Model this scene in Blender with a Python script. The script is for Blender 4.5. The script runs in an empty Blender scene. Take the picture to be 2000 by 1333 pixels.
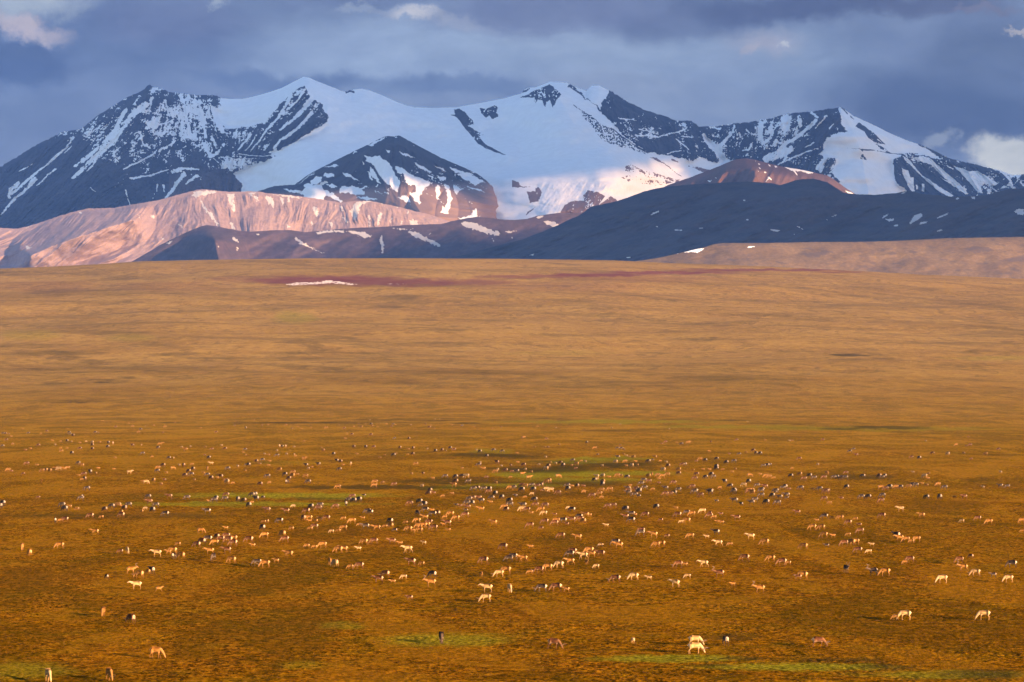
import bpy, math, random
import numpy as np
from mathutils import Vector

SC = bpy.context.scene
COL = SC.collection
R = math.radians

# ------------------------------------------------------------------ camera
EYE = 29.0            # the camera stands on a rise 29 m above the plain
F = 4200.0            # focal length in photo pixels (2000 px wide)
HV = 732.0            # photo row of the true horizon
cam_d = bpy.data.cameras.new("camera"); cam = bpy.data.objects.new("camera", cam_d)
COL.objects.link(cam); SC.camera = cam
cam.location = (0, 0, EYE); cam.rotation_euler = (R(90), 0, 0)
cam_d.sensor_width = 36; cam_d.lens = 36 * F / 2000
cam_d.shift_y = (HV - 666.5) / 2000
cam_d.clip_start = 1.0; cam_d.clip_end = 200000

# ------------------------------------------------------------------ exposure
EXPO = 2.6
SC.view_settings.view_transform = 'Standard'; SC.view_settings.look = 'None'
SC.view_settings.exposure = EXPO; SC.view_settings.gamma = 1
SC.view_settings.use_curve_mapping = False

# ------------------------------------------------------------------ sun
SUN_EL, SUN_AZ = R(11.0), R(49.0)          # low evening sun, behind the camera to the right
TO_SUN = Vector((math.sin(SUN_AZ) * math.cos(SUN_EL), -math.cos(SUN_AZ) * math.cos(SUN_EL), math.sin(SUN_EL)))
sun_d = bpy.data.lights.new("sun", 'SUN'); sun = bpy.data.objects.new("sun", sun_d); COL.objects.link(sun)
sun_d.energy = 5.0; sun_d.angle = R(0.5); sun_d.color = (1.0, 0.64, 0.36)
sun.rotation_euler = TO_SUN.to_track_quat('Z', 'Y').to_euler()
sun.location = (4000, -2600, 5000)

# ------------------------------------------------------------------ node helpers
class NT:
    def __init__(s, tree): s.t = tree; s.n = tree.nodes; s.l = tree.links
    def put(s, sock, val):
        if isinstance(val, bpy.types.NodeSocket): s.l.new(val, sock)
        elif isinstance(val, (tuple, list)) and sock.type == 'RGBA': sock.default_value = tuple(val) + ((1,) if len(val) == 3 else ())
        else: sock.default_value = val
    def m(s, op, a, b=None, c=None, clamp=False):
        n = s.n.new('ShaderNodeMath'); n.operation = op; n.use_clamp = clamp
        s.put(n.inputs[0], a)
        if b is not None: s.put(n.inputs[1], b)
        if c is not None: s.put(n.inputs[2], c)
        return n.outputs[0]
    def vm(s, op, a, b=None):
        n = s.n.new('ShaderNodeVectorMath'); n.operation = op; s.put(n.inputs[0], a)
        if b is not None: s.put(n.inputs[1], b)
        return n.outputs['Value'] if op in ('LENGTH', 'DOT_PRODUCT') else n.outputs[0]
    def xyz(s, x, y, z=0.0):
        n = s.n.new('ShaderNodeCombineXYZ'); s.put(n.inputs[0], x); s.put(n.inputs[1], y); s.put(n.inputs[2], z); return n.outputs[0]
    def sep(s, v):
        n = s.n.new('ShaderNodeSeparateXYZ'); s.put(n.inputs[0], v); return n.outputs
    def noise(s, vec, scale, detail=6, rough=.55, dist=0.0, color=False):
        n = s.n.new('ShaderNodeTexNoise'); s.put(n.inputs['Vector'], vec); n.inputs['Scale'].default_value = scale
        n.inputs['Detail'].default_value = detail; n.inputs['Roughness'].default_value = rough; n.inputs['Distortion'].default_value = dist
        return n.outputs['Color'] if color else n.outputs['Fac']
    def ss(s, x, a, b, oa=0.0, ob=1.0):
        n = s.n.new('ShaderNodeMapRange'); n.interpolation_type = 'SMOOTHSTEP'; s.put(n.inputs[0], x)
        n.inputs[1].default_value = a; n.inputs[2].default_value = b; n.inputs[3].default_value = oa; n.inputs[4].default_value = ob
        return n.outputs[0]
    def mix(s, f, a, b, mode='MIX'):
        n = s.n.new('ShaderNodeMix'); n.data_type = 'RGBA'; n.blend_type = mode; s.put(n.inputs[0], f)
        s.put(n.inputs[6], a); s.put(n.inputs[7], b); return n.outputs[2]
    def attr(s, name):
        n = s.n.new('ShaderNodeAttribute'); n.attribute_name = name; return n.outputs['Fac']

def lin(r, g, b): return tuple(((c / 255 + .055) / 1.055) ** 2.4 if c > 10 else c / 255 / 12.92 for c in (r, g, b))

# ------------------------------------------------------------------ sky
WS = 0.10
world = bpy.data.worlds.new("World"); SC.world = world; world.use_nodes = True
W = NT(world.node_tree); W.n.clear()
sky = W.n.new('ShaderNodeTexSky'); sky.sky_type = 'NISHITA'; sky.sun_disc = False
sky.sun_elevation = SUN_EL; sky.sun_rotation = math.atan2(TO_SUN.x, TO_SUN.y); sky.altitude = 600
sky.air_density = 1.0; sky.dust_density = 0.6; sky.ozone_density = 2.0
D = W.n.new('ShaderNodeTexCoord').outputs['Generated']
dx, dy, dz = W.sep(D)
ysafe = W.m('MAXIMUM', dy, 0.02)
SU = W.m('MULTIPLY_ADD', W.m('DIVIDE', dx, ysafe), F / 1000, 1.0)            # photo columns / 1000
SV = W.m('MULTIPLY_ADD', W.m('DIVIDE', dz, ysafe), -F / 1000, HV / 1000)     # photo rows / 1000
SP = W.xyz(SU, SV)
nA = W.vm('SUBTRACT', W.noise(SP, 3.0, 5, .55, color=True), (.5, .5, .5))
nB = W.vm('SUBTRACT', W.noise(SP, 13.0, 9, .72, color=True), (.5, .5, .5))
def warped(a, b):
    v = W.vm('ADD', SP, W.vm('MULTIPLY', nA, (a, a * .6, 0)))
    return W.vm('ADD', v, W.vm('MULTIPLY', nB, (b, b * .8, 0)))
P_SOFT, P_HARD = warped(.18, .085), warped(.07, .13)
SKYK = .90 / (2 ** EXPO) / WS
def sc(r, g, b, k=1.0): return tuple(c * SKYK * k for c in lin(r, g, b))
cur = [sc(128, 150, 194)]
def blob(u, v, ru, rv, color, strength=1.0, ang=0.0, hard=False, lo=.35, hi=1.1):
    p = P_HARD if hard else P_SOFT
    q = W.vm('SUBTRACT', p, (u / 1000, v / 1000, 0))
    mp = W.n.new('ShaderNodeMapping'); mp.vector_type = 'TEXTURE'; W.put(mp.inputs['Vector'], q)
    mp.inputs['Rotation'].default_value = (0, 0, R(ang)); mp.inputs['Scale'].default_value = (ru / 1000, rv / 1000, 1)
    f = W.ss(W.vm('LENGTH', mp.outputs[0]), lo, hi, strength, 0.0)
    cur[0] = W.mix(f, cur[0], color)
#SKYBLOBS
blob(1000, 235, 900, 60, sc(152, 176, 214), .6)
blob(820, 105, 520, 100, sc(162, 188, 226), .95)
blob(1440, 125, 360, 110, sc(152, 176, 212), .85)
blob(1180, 120, 300, 70, sc(166, 190, 224), .7)
blob(1330, 190, 200, 40, sc(160, 180, 212), .6)
blob(250, 60, 330, 125, sc(104, 130, 180), .9, 8)
blob(330, 40, 230, 70, sc(122, 134, 182), .7)
blob(40, 130, 150, 62, sc(78, 104, 158), .95, 5, hard=True)
blob(560, 160, 230, 26, sc(92, 122, 176), .8)
blob(880, 178, 230, 26, sc(104, 134, 184), .75)
blob(1080, 30, 330, 62, sc(122, 134, 182), .85, -3)
blob(820, -10, 420, 28, sc(116, 134, 182), .8)
blob(1560, 5, 300, 40, sc(92, 104, 150), .95)
blob(1820, 12, 190, 32, sc(98, 106, 148), .85)
blob(1860, 215, 310, 100, sc(80, 99, 142), .95, 6)
blob(1700, 330, 200, 70, sc(90, 110, 152), .6)
blob(1950, 120, 200, 90, sc(92, 110, 150), .7)
blob(60, 230, 220, 60, sc(112, 134, 178), .6)
blob(30, 50, 110, 24, sc(232, 200, 194), .95, 14, hard=True, lo=.2, hi=1.25)
blob(30, 2, 150, 40, sc(200, 210, 216), .95, 0, hard=True, lo=.3, hi=1.25)
blob(20, 100, 90, 26, sc(84, 108, 158), .9, 0, hard=True, lo=.5, hi=1.1)
blob(805, 27, 70, 13, sc(226, 216, 218), .9, 4, hard=True, lo=0, hi=1.4)
blob(890, 45, 90, 18, sc(176, 182, 206), .5, 10, hard=True)
blob(700, 14, 40, 12, sc(180, 192, 214), .6, 0, hard=True)
blob(430, 4, 30, 12, sc(186, 200, 214), .7, 0, hard=True)
blob(1490, 74, 90, 32, sc(192, 184, 200), .75, 6, lo=0, hi=1.3)
blob(1522, 87, 22, 6, sc(214, 218, 222), .9, 4, hard=True)
blob(1455, 95, 30, 14, sc(200, 184, 188), .6, -20, hard=True)
blob(1920, 22, 90, 12, sc(140, 132, 160), .8, -4, hard=True)
blob(1992, 57, 34, 8, sc(214, 196, 190), .9, 0, hard=True)
blob(1990, 322, 118, 56, sc(228, 222, 206), 1.0, 24, hard=True, lo=.6, hi=1.1)
blob(1840, 275, 40, 22, sc(176, 184, 198), .7, -35, hard=True)
SPx = W.vm('ADD', W.vm('MULTIPLY', SP, (1.0, 2.1, 1.0)), W.vm('MULTIPLY', nA, (.25, .25, 0)))
blob(1190, 172, 190, 30, sc(160, 178, 208), .7)
blob(320, 172, 110, 22, sc(124, 148, 190), .6)
blob(1350, 40, 200, 40, sc(110, 122, 168), .5, -12)
grain = W.noise(SPx, 4.6, 10, .66); grain2 = W.noise(SPx, 1.7, 5, .6)
cl = W.mix(1.0, cur[0], W.mix(W.ss(grain, .28, .72), (.80, .83, .88), (1.17, 1.14, 1.10)), 'MULTIPLY')
cl = W.mix(1.0, cl, W.mix(W.ss(grain2, .3, .7), (.88, .89, .94), (1.1, 1.1, 1.06)), 'MULTIPLY')
# overhead and behind the camera: broken cloud over plain evening sky
lum = W.m('ADD', W.m('MULTIPLY', W.sep(cl)[0], .3), W.m('MULTIPLY', W.sep(cl)[1], .7))
cl = W.mix(.40, cl, W.xyz(lum, lum, lum))
cl = W.mix(1.0, cl, (.86, .89, .90), 'MULTIPLY')
ov = W.noise(D, 3.2, 6, .6)
overhead = W.mix(W.ss(ov, .43, .58), sky.outputs[0], sc(160, 162, 180))
front = W.m('MULTIPLY', W.ss(dy, .05, .4), W.ss(W.m('DIVIDE', dz, ysafe), .16, .6, 1.0, 0.0))
side = W.ss(W.m('ABSOLUTE', W.m('DIVIDE', dx, ysafe)), .25, .8, 1.0, 0.0)
final = W.mix(W.m('MULTIPLY', front, side), overhead, cl)
bg = W.n.new('ShaderNodeBackground'); W.put(bg.inputs[0], final); bg.inputs[1].default_value = WS
wo = W.n.new('ShaderNodeOutputWorld'); W.l.new(bg.outputs[0], wo.inputs[0])
world.cycles.sampling_method = 'MANUAL'; world.cycles.sample_map_resolution = 1024
SC.cycles.volume_bounces = 0; SC.cycles.max_bounces = 4; SC.cycles.diffuse_bounces = 2

# ------------------------------------------------------------------ noise in numpy
def _h(ix, iy, seed):
    h = (ix.astype(np.int64) * 374761393 + iy.astype(np.int64) * 668265263 + seed * 974634777) & 0xffffffff
    h = ((h ^ (h >> 13)) * 1274126177) & 0xffffffff
    h = (h ^ (h >> 16)) & 0xffffffff
    return h
def pn(x, y, seed=0):
    x = np.asarray(x, float); y = np.asarray(y, float); x, y = np.broadcast_arrays(x, y)
    ix = np.floor(x); iy = np.floor(y); fx = x - ix; fy = y - iy
    u = fx * fx * fx * (fx * (fx * 6 - 15) + 10); v = fy * fy * fy * (fy * (fy * 6 - 15) + 10)
    def g(dx_, dy_):
        a = _h(ix + dx_, iy + dy_, seed).astype(float) * (2 * math.pi / 4294967296.0)
        return np.cos(a) * (fx - dx_) + np.sin(a) * (fy - dy_)
    n0 = g(0, 0) * (1 - u) + g(1, 0) * u; n1 = g(0, 1) * (1 - u) + g(1, 1) * u
    return (n0 * (1 - v) + n1 * v) * 1.45
def fbm(x, y, o=4, seed=0, r=.5):
    t = 0; a = 1; s = 0
    for i in range(o):
        t = t + a * pn(x * 2 ** i + i * 17.3, y * 2 ** i - i * 9.1, seed + i); s += a; a *= r
    return t / s
def ridged(x, y, o=4, seed=0, r=.5):
    t = 0; a = 1; s = 0
    for i in range(o):
        t = t + a * (1 - np.abs(pn(x * 2 ** i + i * 7.7, y * 2 ** i + i * 3.1, seed + i)) * 1.6); s += a; a *= r
    return t / s
def sst(x, a, b):
    t = np.clip((x - a) / (b - a), 0, 1); return t * t * (3 - 2 * t)

# ------------------------------------------------------------------ painting on terrain in its own (u, v) survey coordinates
def inside(U, V, poly):
    poly = np.asarray(poly, float); res = np.zeros(U.shape, bool)
    x0, y0 = poly.min(0); x1, y1 = poly.max(0)
    m = (U >= x0) & (U <= x1) & (V >= y0) & (V <= y1)
    if not m.any(): return res
    u = U[m]; v = V[m]; c = np.zeros(u.shape, bool); j = len(poly) - 1
    for i in range(len(poly)):
        xi, yi = poly[i]; xj, yj = poly[j]
        if yi != yj: c ^= ((yi > v) != (yj > v)) & (u < (xj - xi) * (v - yi) / (yj - yi) + xi)
        j = i
    res[m] = c; return res
def stroke(U, V, pts, w0, w1=None):
    """1 inside a tapering stroke, fading to 0 at its edge"""
    w1 = w0 if w1 is None else w1; out = np.zeros(U.shape); pts = [tuple(map(float, p)) for p in pts]
    wm = max(w0, w1) + 2
    x0 = min(p[0] for p in pts) - wm; x1 = max(p[0] for p in pts) + wm; y0 = min(p[1] for p in pts) - wm; y1 = max(p[1] for p in pts) + wm
    m = (U > x0) & (U < x1) & (V > y0) & (V < y1)
    if not m.any(): return out
    u = U[m]; v = V[m]; best = np.zeros(u.shape); n = len(pts) - 1
    for i in range(n):
        (ax, ay), (bx, by) = pts[i], pts[i + 1]; L = (bx - ax) ** 2 + (by - ay) ** 2 + 1e-9
        t = np.clip(((u - ax) * (bx - ax) + (v - ay) * (by - ay)) / L, 0, 1)
        d = np.hypot(u - ax - t * (bx - ax), v - ay - t * (by - ay)); w = w0 + (w1 - w0) * (i + t) / n
        best = np.maximum(best, np.clip(1.5 - d / np.maximum(w * .5, .3), 0, 1))
    out[m] = best; return out

def grid_mesh(name, X, Y, Z, attrs=None, mat=None, mask=None):
    nv_, nu_ = X.shape
    co = np.stack([X, Y, Z], -1).reshape(-1, 3).astype(np.float32)
    idx = np.arange(nv_ * nu_).reshape(nv_, nu_)
    q = np.stack([idx[:-1, :-1], idx[1:, :-1], idx[1:, 1:], idx[:-1, 1:]], -1).reshape(-1, 4)
    if mask is not None: q = q[mask.reshape(-1)]
    me = bpy.data.meshes.new(name)
    me.vertices.add(len(co)); me.vertices.foreach_set('co', co.ravel())
    me.loops.add(q.size); me.loops.foreach_set('vertex_index', q.ravel().astype(np.int32))
    me.polygons.add(len(q)); me.polygons.foreach_set('loop_start', np.arange(0, q.size, 4, dtype=np.int32))
    me.polygons.foreach_set('loop_total', np.full(len(q), 4, np.int32)); me.polygons.foreach_set('use_smooth', np.ones(len(q), bool))
    me.update()
    for k, a in (attrs or {}).items():
        at = me.attributes.new(k, 'FLOAT', 'POINT'); at.data.foreach_set('value', np.clip(a, 0, 1).astype(np.float32).ravel())
    o = bpy.data.objects.new(name, me); COL.objects.link(o)
    if mat: me.materials.append(mat)
    return o

# ------------------------------------------------------------------ materials
def surf(name, color_fn, rough=.95, bump=None, spec=.1):
    m = bpy.data.materials.new(name); m.use_nodes = True; T = NT(m.node_tree)
    b = m.node_tree.nodes['Principled BSDF']; b.inputs['Roughness'].default_value = rough
    b.inputs['Specular IOR Level'].default_value = spec
    P = T.n.new('ShaderNodeNewGeometry').outputs['Position']
    T.put(b.inputs['Base Color'], color_fn(T, P))
    if bump:
        h, dist = bump(T, P); bn = T.n.new('ShaderNodeBump'); bn.inputs['Distance'].default_value = dist; bn.inputs['Strength'].default_value = 1
        T.put(bn.inputs['Height'], h); T.l.new(bn.outputs[0], b.inputs['Normal'])
    return m
SNOW = (.74, .75, .77)
def rock_fn(c0, c1, scale=.004, c2=None, SNOW=SNOW):
    def fn(T, P):
        n = T.noise(P, scale, 8, .65); col = T.mix(T.ss(n, .3, .7), c0, c1)
        n2 = T.noise(P, scale * 9, 5, .6); col = T.mix(T.ss(n2, .35, .75), col, T.mix(1.0, col, (1.45, 1.4, 1.35), 'MULTIPLY'))
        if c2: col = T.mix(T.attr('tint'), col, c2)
        sn = T.noise(P, .02, 4, .5)
        return T.mix(T.ss(T.attr('snow'), .38, .62), col, T.mix(T.ss(sn, .3, .7), tuple(c * .94 for c in SNOW), SNOW))
    return fn
M_MASSIF = surf('massif_rock_and_snow', rock_fn((.017, .019, .031), (.042, .042, .056), .006, (.17, .11, .095)))
M_CONE = surf('cone_rock_and_snow', rock_fn((.020, .019, .028), (.040, .036, .043), .006, (.20, .135, .115)))
M_TAN = surf('tan_scree', rock_fn((.19, .135, .135), (.26, .19, .185), .005, (.29, .21, .195), (.50, .47, .44)))
M_PURPLE = surf('heather_scree', rock_fn((.070, .050, .060), (.095, .068, .075), .004, (.055, .045, .055), (.46, .43, .42)))
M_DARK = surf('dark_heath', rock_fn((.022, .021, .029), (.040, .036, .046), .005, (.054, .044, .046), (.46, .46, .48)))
M_BROWN = surf('red_brown_scree', rock_fn((.062, .038, .038), (.085, .052, .048), .005, (.115, .066, .055)))
M_MID = surf('tawny_heath', rock_fn((.076, .050, .025), (.102, .069, .034), .008, (.06, .045, .038)))

def relief(name, mat, crest, base, Yc, k, u0, u1, nu, nv, paint, bump, rough=None, back=.6, label=None):
    """A real range: its front face descends towards the plain, its back slope falls away behind the crest."""
    us = np.linspace(u0, u1, nu)
    vc = np.interp(us, *zip(*crest)); vb = np.interp(us, *zip(*base))
    if rough is not None: vc = vc + rough(us)
    t = np.linspace(0, 1, nv)[:, None]
    U = np.broadcast_to(us, (nv, nu)).copy(); V = vc + (np.maximum(vb, vc + 6) - vc) * t
    e = (HV - V) / F
    yc = np.interp(us, *zip(*Yc)) if isinstance(Yc, list) else np.full(nu, float(Yc))
    kk = (k(U, V) if callable(k) else np.full(U.shape, float(k))) * .756
    Y = np.empty_like(U); sm = np.exp(-(np.arange(-60, 61) / 30.) ** 2); sm /= sm.sum()
    k0 = np.convolve(np.pad(kk[0], 60, 'edge'), sm, 'valid'); kk = kk - kk[0] + k0; es = np.convolve(np.pad((HV - vc) / F, 60, 'edge'), sm, 'valid'); Y[0] = yc * (1 - k0 * es) / (1 - k0 * e[0])
    for j in range(1, nv): Y[j] = Y[j - 1] * (1 - kk[j] * e[j - 1]) / (1 - kk[j] * e[j])
    Y = Y - bump(U, V, t)
    X = (U - 1000) / F * Y; Z = EYE + e * Y
    at = paint(U, V); at.setdefault('tint', np.zeros_like(U)); at.setdefault('snow', np.zeros_like(U))
    # back slope
    nb = 10; d = (np.linspace(0, 1, nb + 1)[1:] ** 1.6)[::-1][:, None] * 2600
    Xb = X[0] * (1 + d / Y[0] * .4); Yb = Y[0] + d; Zb = Z[0] - d * back * (.35 + .65 * d / 2600) - 60 * fbm(Xb / 700, Yb / 700, 3, 5) * (d / 2600)
    Zb = np.maximum(Zb, -80)
    # skirt under the foot
    Xs, Ys, Zs = X[-1:], Y[-1:] - 20, Z[-1:] - 500
    S = U.copy(), V.copy(), X.copy(), Y.copy(), Z.copy()
    X = np.vstack([Xb, X, Xs]); Y = np.vstack([Yb, Y, Ys]); Z = np.vstack([Zb, Z, Zs])
    at = {a: np.vstack([np.repeat(v[:1], nb, 0), v, v[-1:]]) for a, v in at.items()}
    o = grid_mesh(name, X, Y, Z, at, mat); o['kind'] = 'structure'
    if label: o['label'] = label
    return o, S
# ================================================================== the great massif
def crop(pts, ox, oy, s): return [(ox + x / s, oy + y / s) for x, y in pts]
C1 = lambda p: crop(p, 0, 100, 2.857)
C2 = lambda p: crop(p, 500, 100, 2.898)
C3 = lambda p: crop(p, 1000, 100, 2.898)
C4 = lambda p: crop(p, 1400, 150, 3.252)

MASSIF = [(-700,470),(-400,420),(-200,372),(-80,345),(0,327),(28,310),(70,285),(119,260),(133,257),(157,254),(192,226),(245,193),(273,181),(281,176),(287,168),(293,167),(298,171),(315,174),(329,180),(350,183),(385,187),
 (423,187),(429,191),(450,194),(472,194),(490,190),(507,186),(549,173),(577,158),(593,150),(604,152),(616,158),(654,172),(666,178),(679,180),(683,176),(687,179),(690,175),(707,174),(722,177),(741,184),(776,200),
 (793,206),(810,210),(845,211),(890,210),(931,203),(983,193),(1018,183),(1024,176),(1031,172),(1045,171),(1069,162),(1074,160),(1086,161),(1107,162),(1128,172),(1145,178),(1155,168),(1170,167),(1186,176),(1197,181),
 (1221,197),(1262,217),(1304,229),(1321,238),(1345,236),(1353,238),(1366,248),(1393,248),(1431,243),(1477,238),(1508,232),(1538,223),(1584,219),(1615,214),(1643,210),(1652,216),(1667,227),(1707,245),(1732,258),
 (1769,274),(1800,284),(1830,298),(1855,310),(1892,319),(1953,334),(1978,343),(2000,341),(2030,338),(2100,352),(2250,372),(2500,410),(2800,450)]
MASS_BASE = [(-700,560),(-400,530),(0,480),(150,455),(260,440),(480,425),(600,420),(700,420),(950,450),(1200,450),(1320,400),(1450,400),(2000,420),(2300,460),(2800,520)]
ROCKY = [(-700, 1.),(420,1.),(432,0.),(674,0),(680,.6),(690,0),(1018,0),(1024,.5),(1035,0),(1100,.1),(1125,.5),(1150,.0),(1185,.2),(1195,1.),(1640,1.),(1650,.25),(1800,.3),(1850,.7),(2800,.8)]

# rock outlines on the glaciated face
R_LEFT = [(-900,150),(420,150),(429,191)] + C1([(1235,300),(1190,322),(1200,370),(1240,415),(1290,435),(1330,430),(1400,420),(1480,395),(1560,300),(1640,230),(1695,196),(1740,262),(1800,297),(1798,322),(1828,362),(1820,400),(1760,432),(1700,470),
  (1640,510),(1560,552),(1500,563),(1535,588),(1490,612),(1400,640),(1300,690),(1358,745),(1340,800),(900,1100)]) + [(-900,700)]
R_SEAM = C2([(1120,335),(1150,325),(1180,345),(1225,395),(1230,415),(1195,420),(1240,445),(1290,475),(1260,480),(1300,530),(1380,570),(1420,588),(1350,575),(1290,545),(1240,510),(1210,465),(1180,430),(1150,395),(1125,370),(1100,362),(1125,362)])
R_SUMMIT = C2([(1490,265),(1540,245),(1600,215),(1660,190),(1690,205),(1730,250),(1700,275),(1680,320),(1665,280),(1645,285),(1635,320),(1620,280),(1600,275),(1580,300),(1575,262),(1540,262)])
R_SPOT = C2([(1268,325),(1300,325),(1350,308),(1368,320),(1360,345),(1372,370),(1340,385),(1320,362),(1300,378),(1275,350)])
R_RIDGE = C3([(310,175),(350,200),(400,245),(450,295),(500,325),(500,300),(535,255),(560,205),(640,262),(760,325),(880,360),(930,385),(1000,380),(1100,410),(1150,418),(1250,395),(1449,370)]) + [(1500,210),(1643,190)] + \
  C4([(775,215),(785,290),(830,345),(760,360),(700,385),(680,430),(670,465),(640,500),(700,510),(750,520),(745,560),(735,600),(755,640),(790,665),(700,720),(300,700),(200,640)]) + \
  [(1400,330)] + C3([(1230,625),(1190,590),(1130,500),(1085,470),(1110,520),(1140,560),(1180,625),(1155,635),(1100,610),(1060,600),(1010,625),(950,605),(870,590),(780,575),(700,535),(640,490),(590,430),(540,375),(490,330),(430,280),(370,235),(320,205)])
R_COMB = C3([(350,305),(400,340),(450,370),(520,425),(560,440),(620,490),(680,530),(780,585),(740,575),(670,550),(580,540),(520,500),(470,460),(430,400),(390,340)])
R_MOR1 = C3([(630,648),(680,645),(760,680),(840,700),(920,725),(985,735),(920,745),(850,760),(700,750),(660,740),(620,715),(650,705),(700,700),(640,675)])
R_MOR2 = C3([(780,600),(820,605),(870,640),(930,690),(980,725),(960,715),(900,670),(850,632),(800,610)])
R_MOR3 = C3([(900,610),(1000,640),(1120,675),(1100,690),(1010,655),(900,618)])
R_ICE1 = C3([(0,730),(35,740),(50,765),(130,768),(0,772)])
R_ICE2 = C3([(80,795),(110,800),(150,770),(170,795),(150,850),(100,860),(95,820)])
R_ICE3 = C3([(130,885),(95,920),(75,935),(90,910)])
R_ICE4 = C3([(400,820),(430,790),(490,800),(525,820),(490,870),(560,820),(600,850),(540,900),(420,1000),(270,920),(300,870),(350,845),(410,850)])
R_RIB = C4([(905,290),(960,330),(1030,390),(1068,430),(1020,425),(960,390),(940,350),(880,315)])
R_RIB2 = C4([(1010,425),(1040,440),(1110,485),(1085,480),(1040,460)])
R_BAND = C4([(825,455),(900,458),(980,462),(1060,478),(1120,487),(1200,492),(1280,488),(1280,492),(1180,497),(1090,488),(1000,470),(930,470),(925,480),(910,462)])
R_DOT = C4([(915,500),(930,495),(945,515),(950,530),(912,525)])
R_EAST = C4([(1170,505),(1120,530),(1130,570),(1130,620),(1150,680),(1210,725),(1300,790),(2000,790),(2000,600),(1880,640),(1800,600),(1600,540),(1480,510),(1400,470),(1280,420),(1330,450),(1400,500),(1440,520),(1370,520),(1290,495),(1270,500),(1240,490),(1180,495)])
S_EAST = [C4(p) for p in ([(1180,500),(1230,540),(1300,620),(1400,690),(1470,735),(1505,760),(1480,765),(1400,720),(1330,660),(1250,580),(1190,530)],
  [(1290,500),(1350,520),(1450,600),(1540,680),(1600,748),(1580,750),(1500,690),(1420,620),(1360,560),(1220,510),(1215,515),(1280,508)],
  [(1175,580),(1215,600),(1230,640),(1250,640),(1252,690),(1258,728),(1235,725),(1200,660),(1180,620)],
  [(1300,680),(1318,680),(1320,730),(1305,728)],[(1265,690),(1275,690),(1280,720),(1270,718)],
  [(1500,565),(1600,600),(1660,600),(1720,640),(1790,680),(1760,690),(1700,680),(1680,700),(1690,745),(1660,735),(1630,700),(1560,625)],
  [(1450,560),(1500,580),(1500,590)],[(1800,600),(1870,640),(1880,700),(1840,690),(1860,660)],[(1820,690),(1850,700),(1800,715)],[(1960,600),(1890,625),(1915,660),(1880,690)],
  [(1420,640),(1500,680),(1560,720),(1490,690)])]
# large snow gullies in the rock
G_LEFT = [([(815,295),(760,340),(700,400),(640,470)],34,40),([(700,400),(640,480),(560,570),(500,620),(440,680),(405,705)],46,20),([(700,330),(640,440),(560,540),(480,600),(420,640)],26,22),([(560,560),(520,640),(480,670)],14,8),
 ([(412,482),(370,540),(310,590),(240,650),(190,690),(130,740),(60,800)],12,16),([(190,720),(150,770),(90,820),(40,870),(8,915)],26,7),([(100,740),(60,770),(50,820)],30,14),([(310,660),(250,710),(205,750)],12,4),([(400,530),(360,570)],9,5),([(180,630),(110,670)],8,4),
 ([(690,660),(770,620),(860,575),(880,550)],9,10),([(725,712),(830,697),(880,680),(940,662)],13,5),([(1025,690),(990,730),(960,780),(925,825)],30,12),([(1100,697),(1060,722),(1035,742)],16,5),([(960,670),(1020,655),(1110,660)],20,10),([(1010,670),(960,680)],12,6),
 ([(1140,520),(1160,560),(1180,590),(1220,560),(1250,520)],26,18),([(1180,480),(1210,540)],20,20),([(880,745),(875,785)],9,4),([(915,750),(918,785)],9,4),([(700,775),(715,820),(725,860)],8,4),([(505,760),(530,785)],6,3),([(860,800),(850,830)],5,3),
 ([(1395,470),(1340,540),(1300,570)],16,6),([(1430,470),(1400,520),(1370,555)],10,5),([(1625,250),(1560,360),(1490,440),(1400,560)],20,8),([(1740,350),(1670,420),(1600,480),(1560,500),(1530,545)],20,12),([(1740,262),(1700,320),(1640,380),(1560,440)],34,16),([(1700,215),(1660,280),(1600,330)],12,10),
 ([(1190,600),(1240,640),(1320,650)],7,5),([(1250,600),(1330,640),(1400,635)],8,4),([(1230,590),(1330,605),(1430,600)],7,3),([(1330,575),(1430,585),(1520,583)],6,4),([(1010,250),(1030,330),(1050,420),(1060,480)],24,30),([(850,260),(830,330)],20,16),([(920,270),(940,360)],14,10),([(1110,280),(1130,400),(1150,480)],14,20),([(1190,320),(1215,400),(1245,450)],34,26),
 ([(860,420),(940,400),(970,380)],14,8),([(890,560),(940,530),(980,500)],16,8),([(780,450),(800,520),(840,545)],12,8)]
G_RIGHT3 = [([(1085,475),(1115,520),(1160,565),(1190,610),(1235,640)],20,60),([(1160,560),(1220,500)],14,8),([(950,625),(1100,650),(1230,640)],28,50),([(700,478),(830,485),(920,462),(990,440)],9,7),([(600,380),(700,395)],6,4),([(880,580),(960,565)],9,6),([(1020,490),(960,480)],8,6),([(930,500),(1000,555)],7,5),([(720,440),(830,470)],6,4),([(1180,440),(1120,430)],10,5)]
G_RIGHT4 = [([(0,600),(60,570),(90,545)],40,20),([(20,440),(20,480),(80,550)],30,26),([(90,370),(40,410),(20,450)],16,14),([(220,420),(200,465),(160,470)],18,10),([(440,270),(440,330)],74,60),([(280,300),(275,390)],40,34),([(520,255),(530,310)],34,24),([(600,230),(640,260)],20,14),
 ([(630,280),(560,340),(520,380),(450,420),(380,480),(300,520)],22,28),([(470,460),(400,490),(320,530)],50,60),([(470,460),(500,445)],14,8),([(440,500),(420,545),(390,560)],16,8),([(345,330),(350,380),(290,430)],32,16),([(380,400),(370,440)],22,12),([(640,455),(540,490),(420,545)],14,8),([(720,330),(740,300)],16,6),([(640,580),(690,520),(660,600)],34,24),([(620,420),(560,450)],10,6),([(700,250),(620,330)],14,6),([(110,310),(90,370)],12,8),([(190,340),(210,360)],14,8)]

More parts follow.
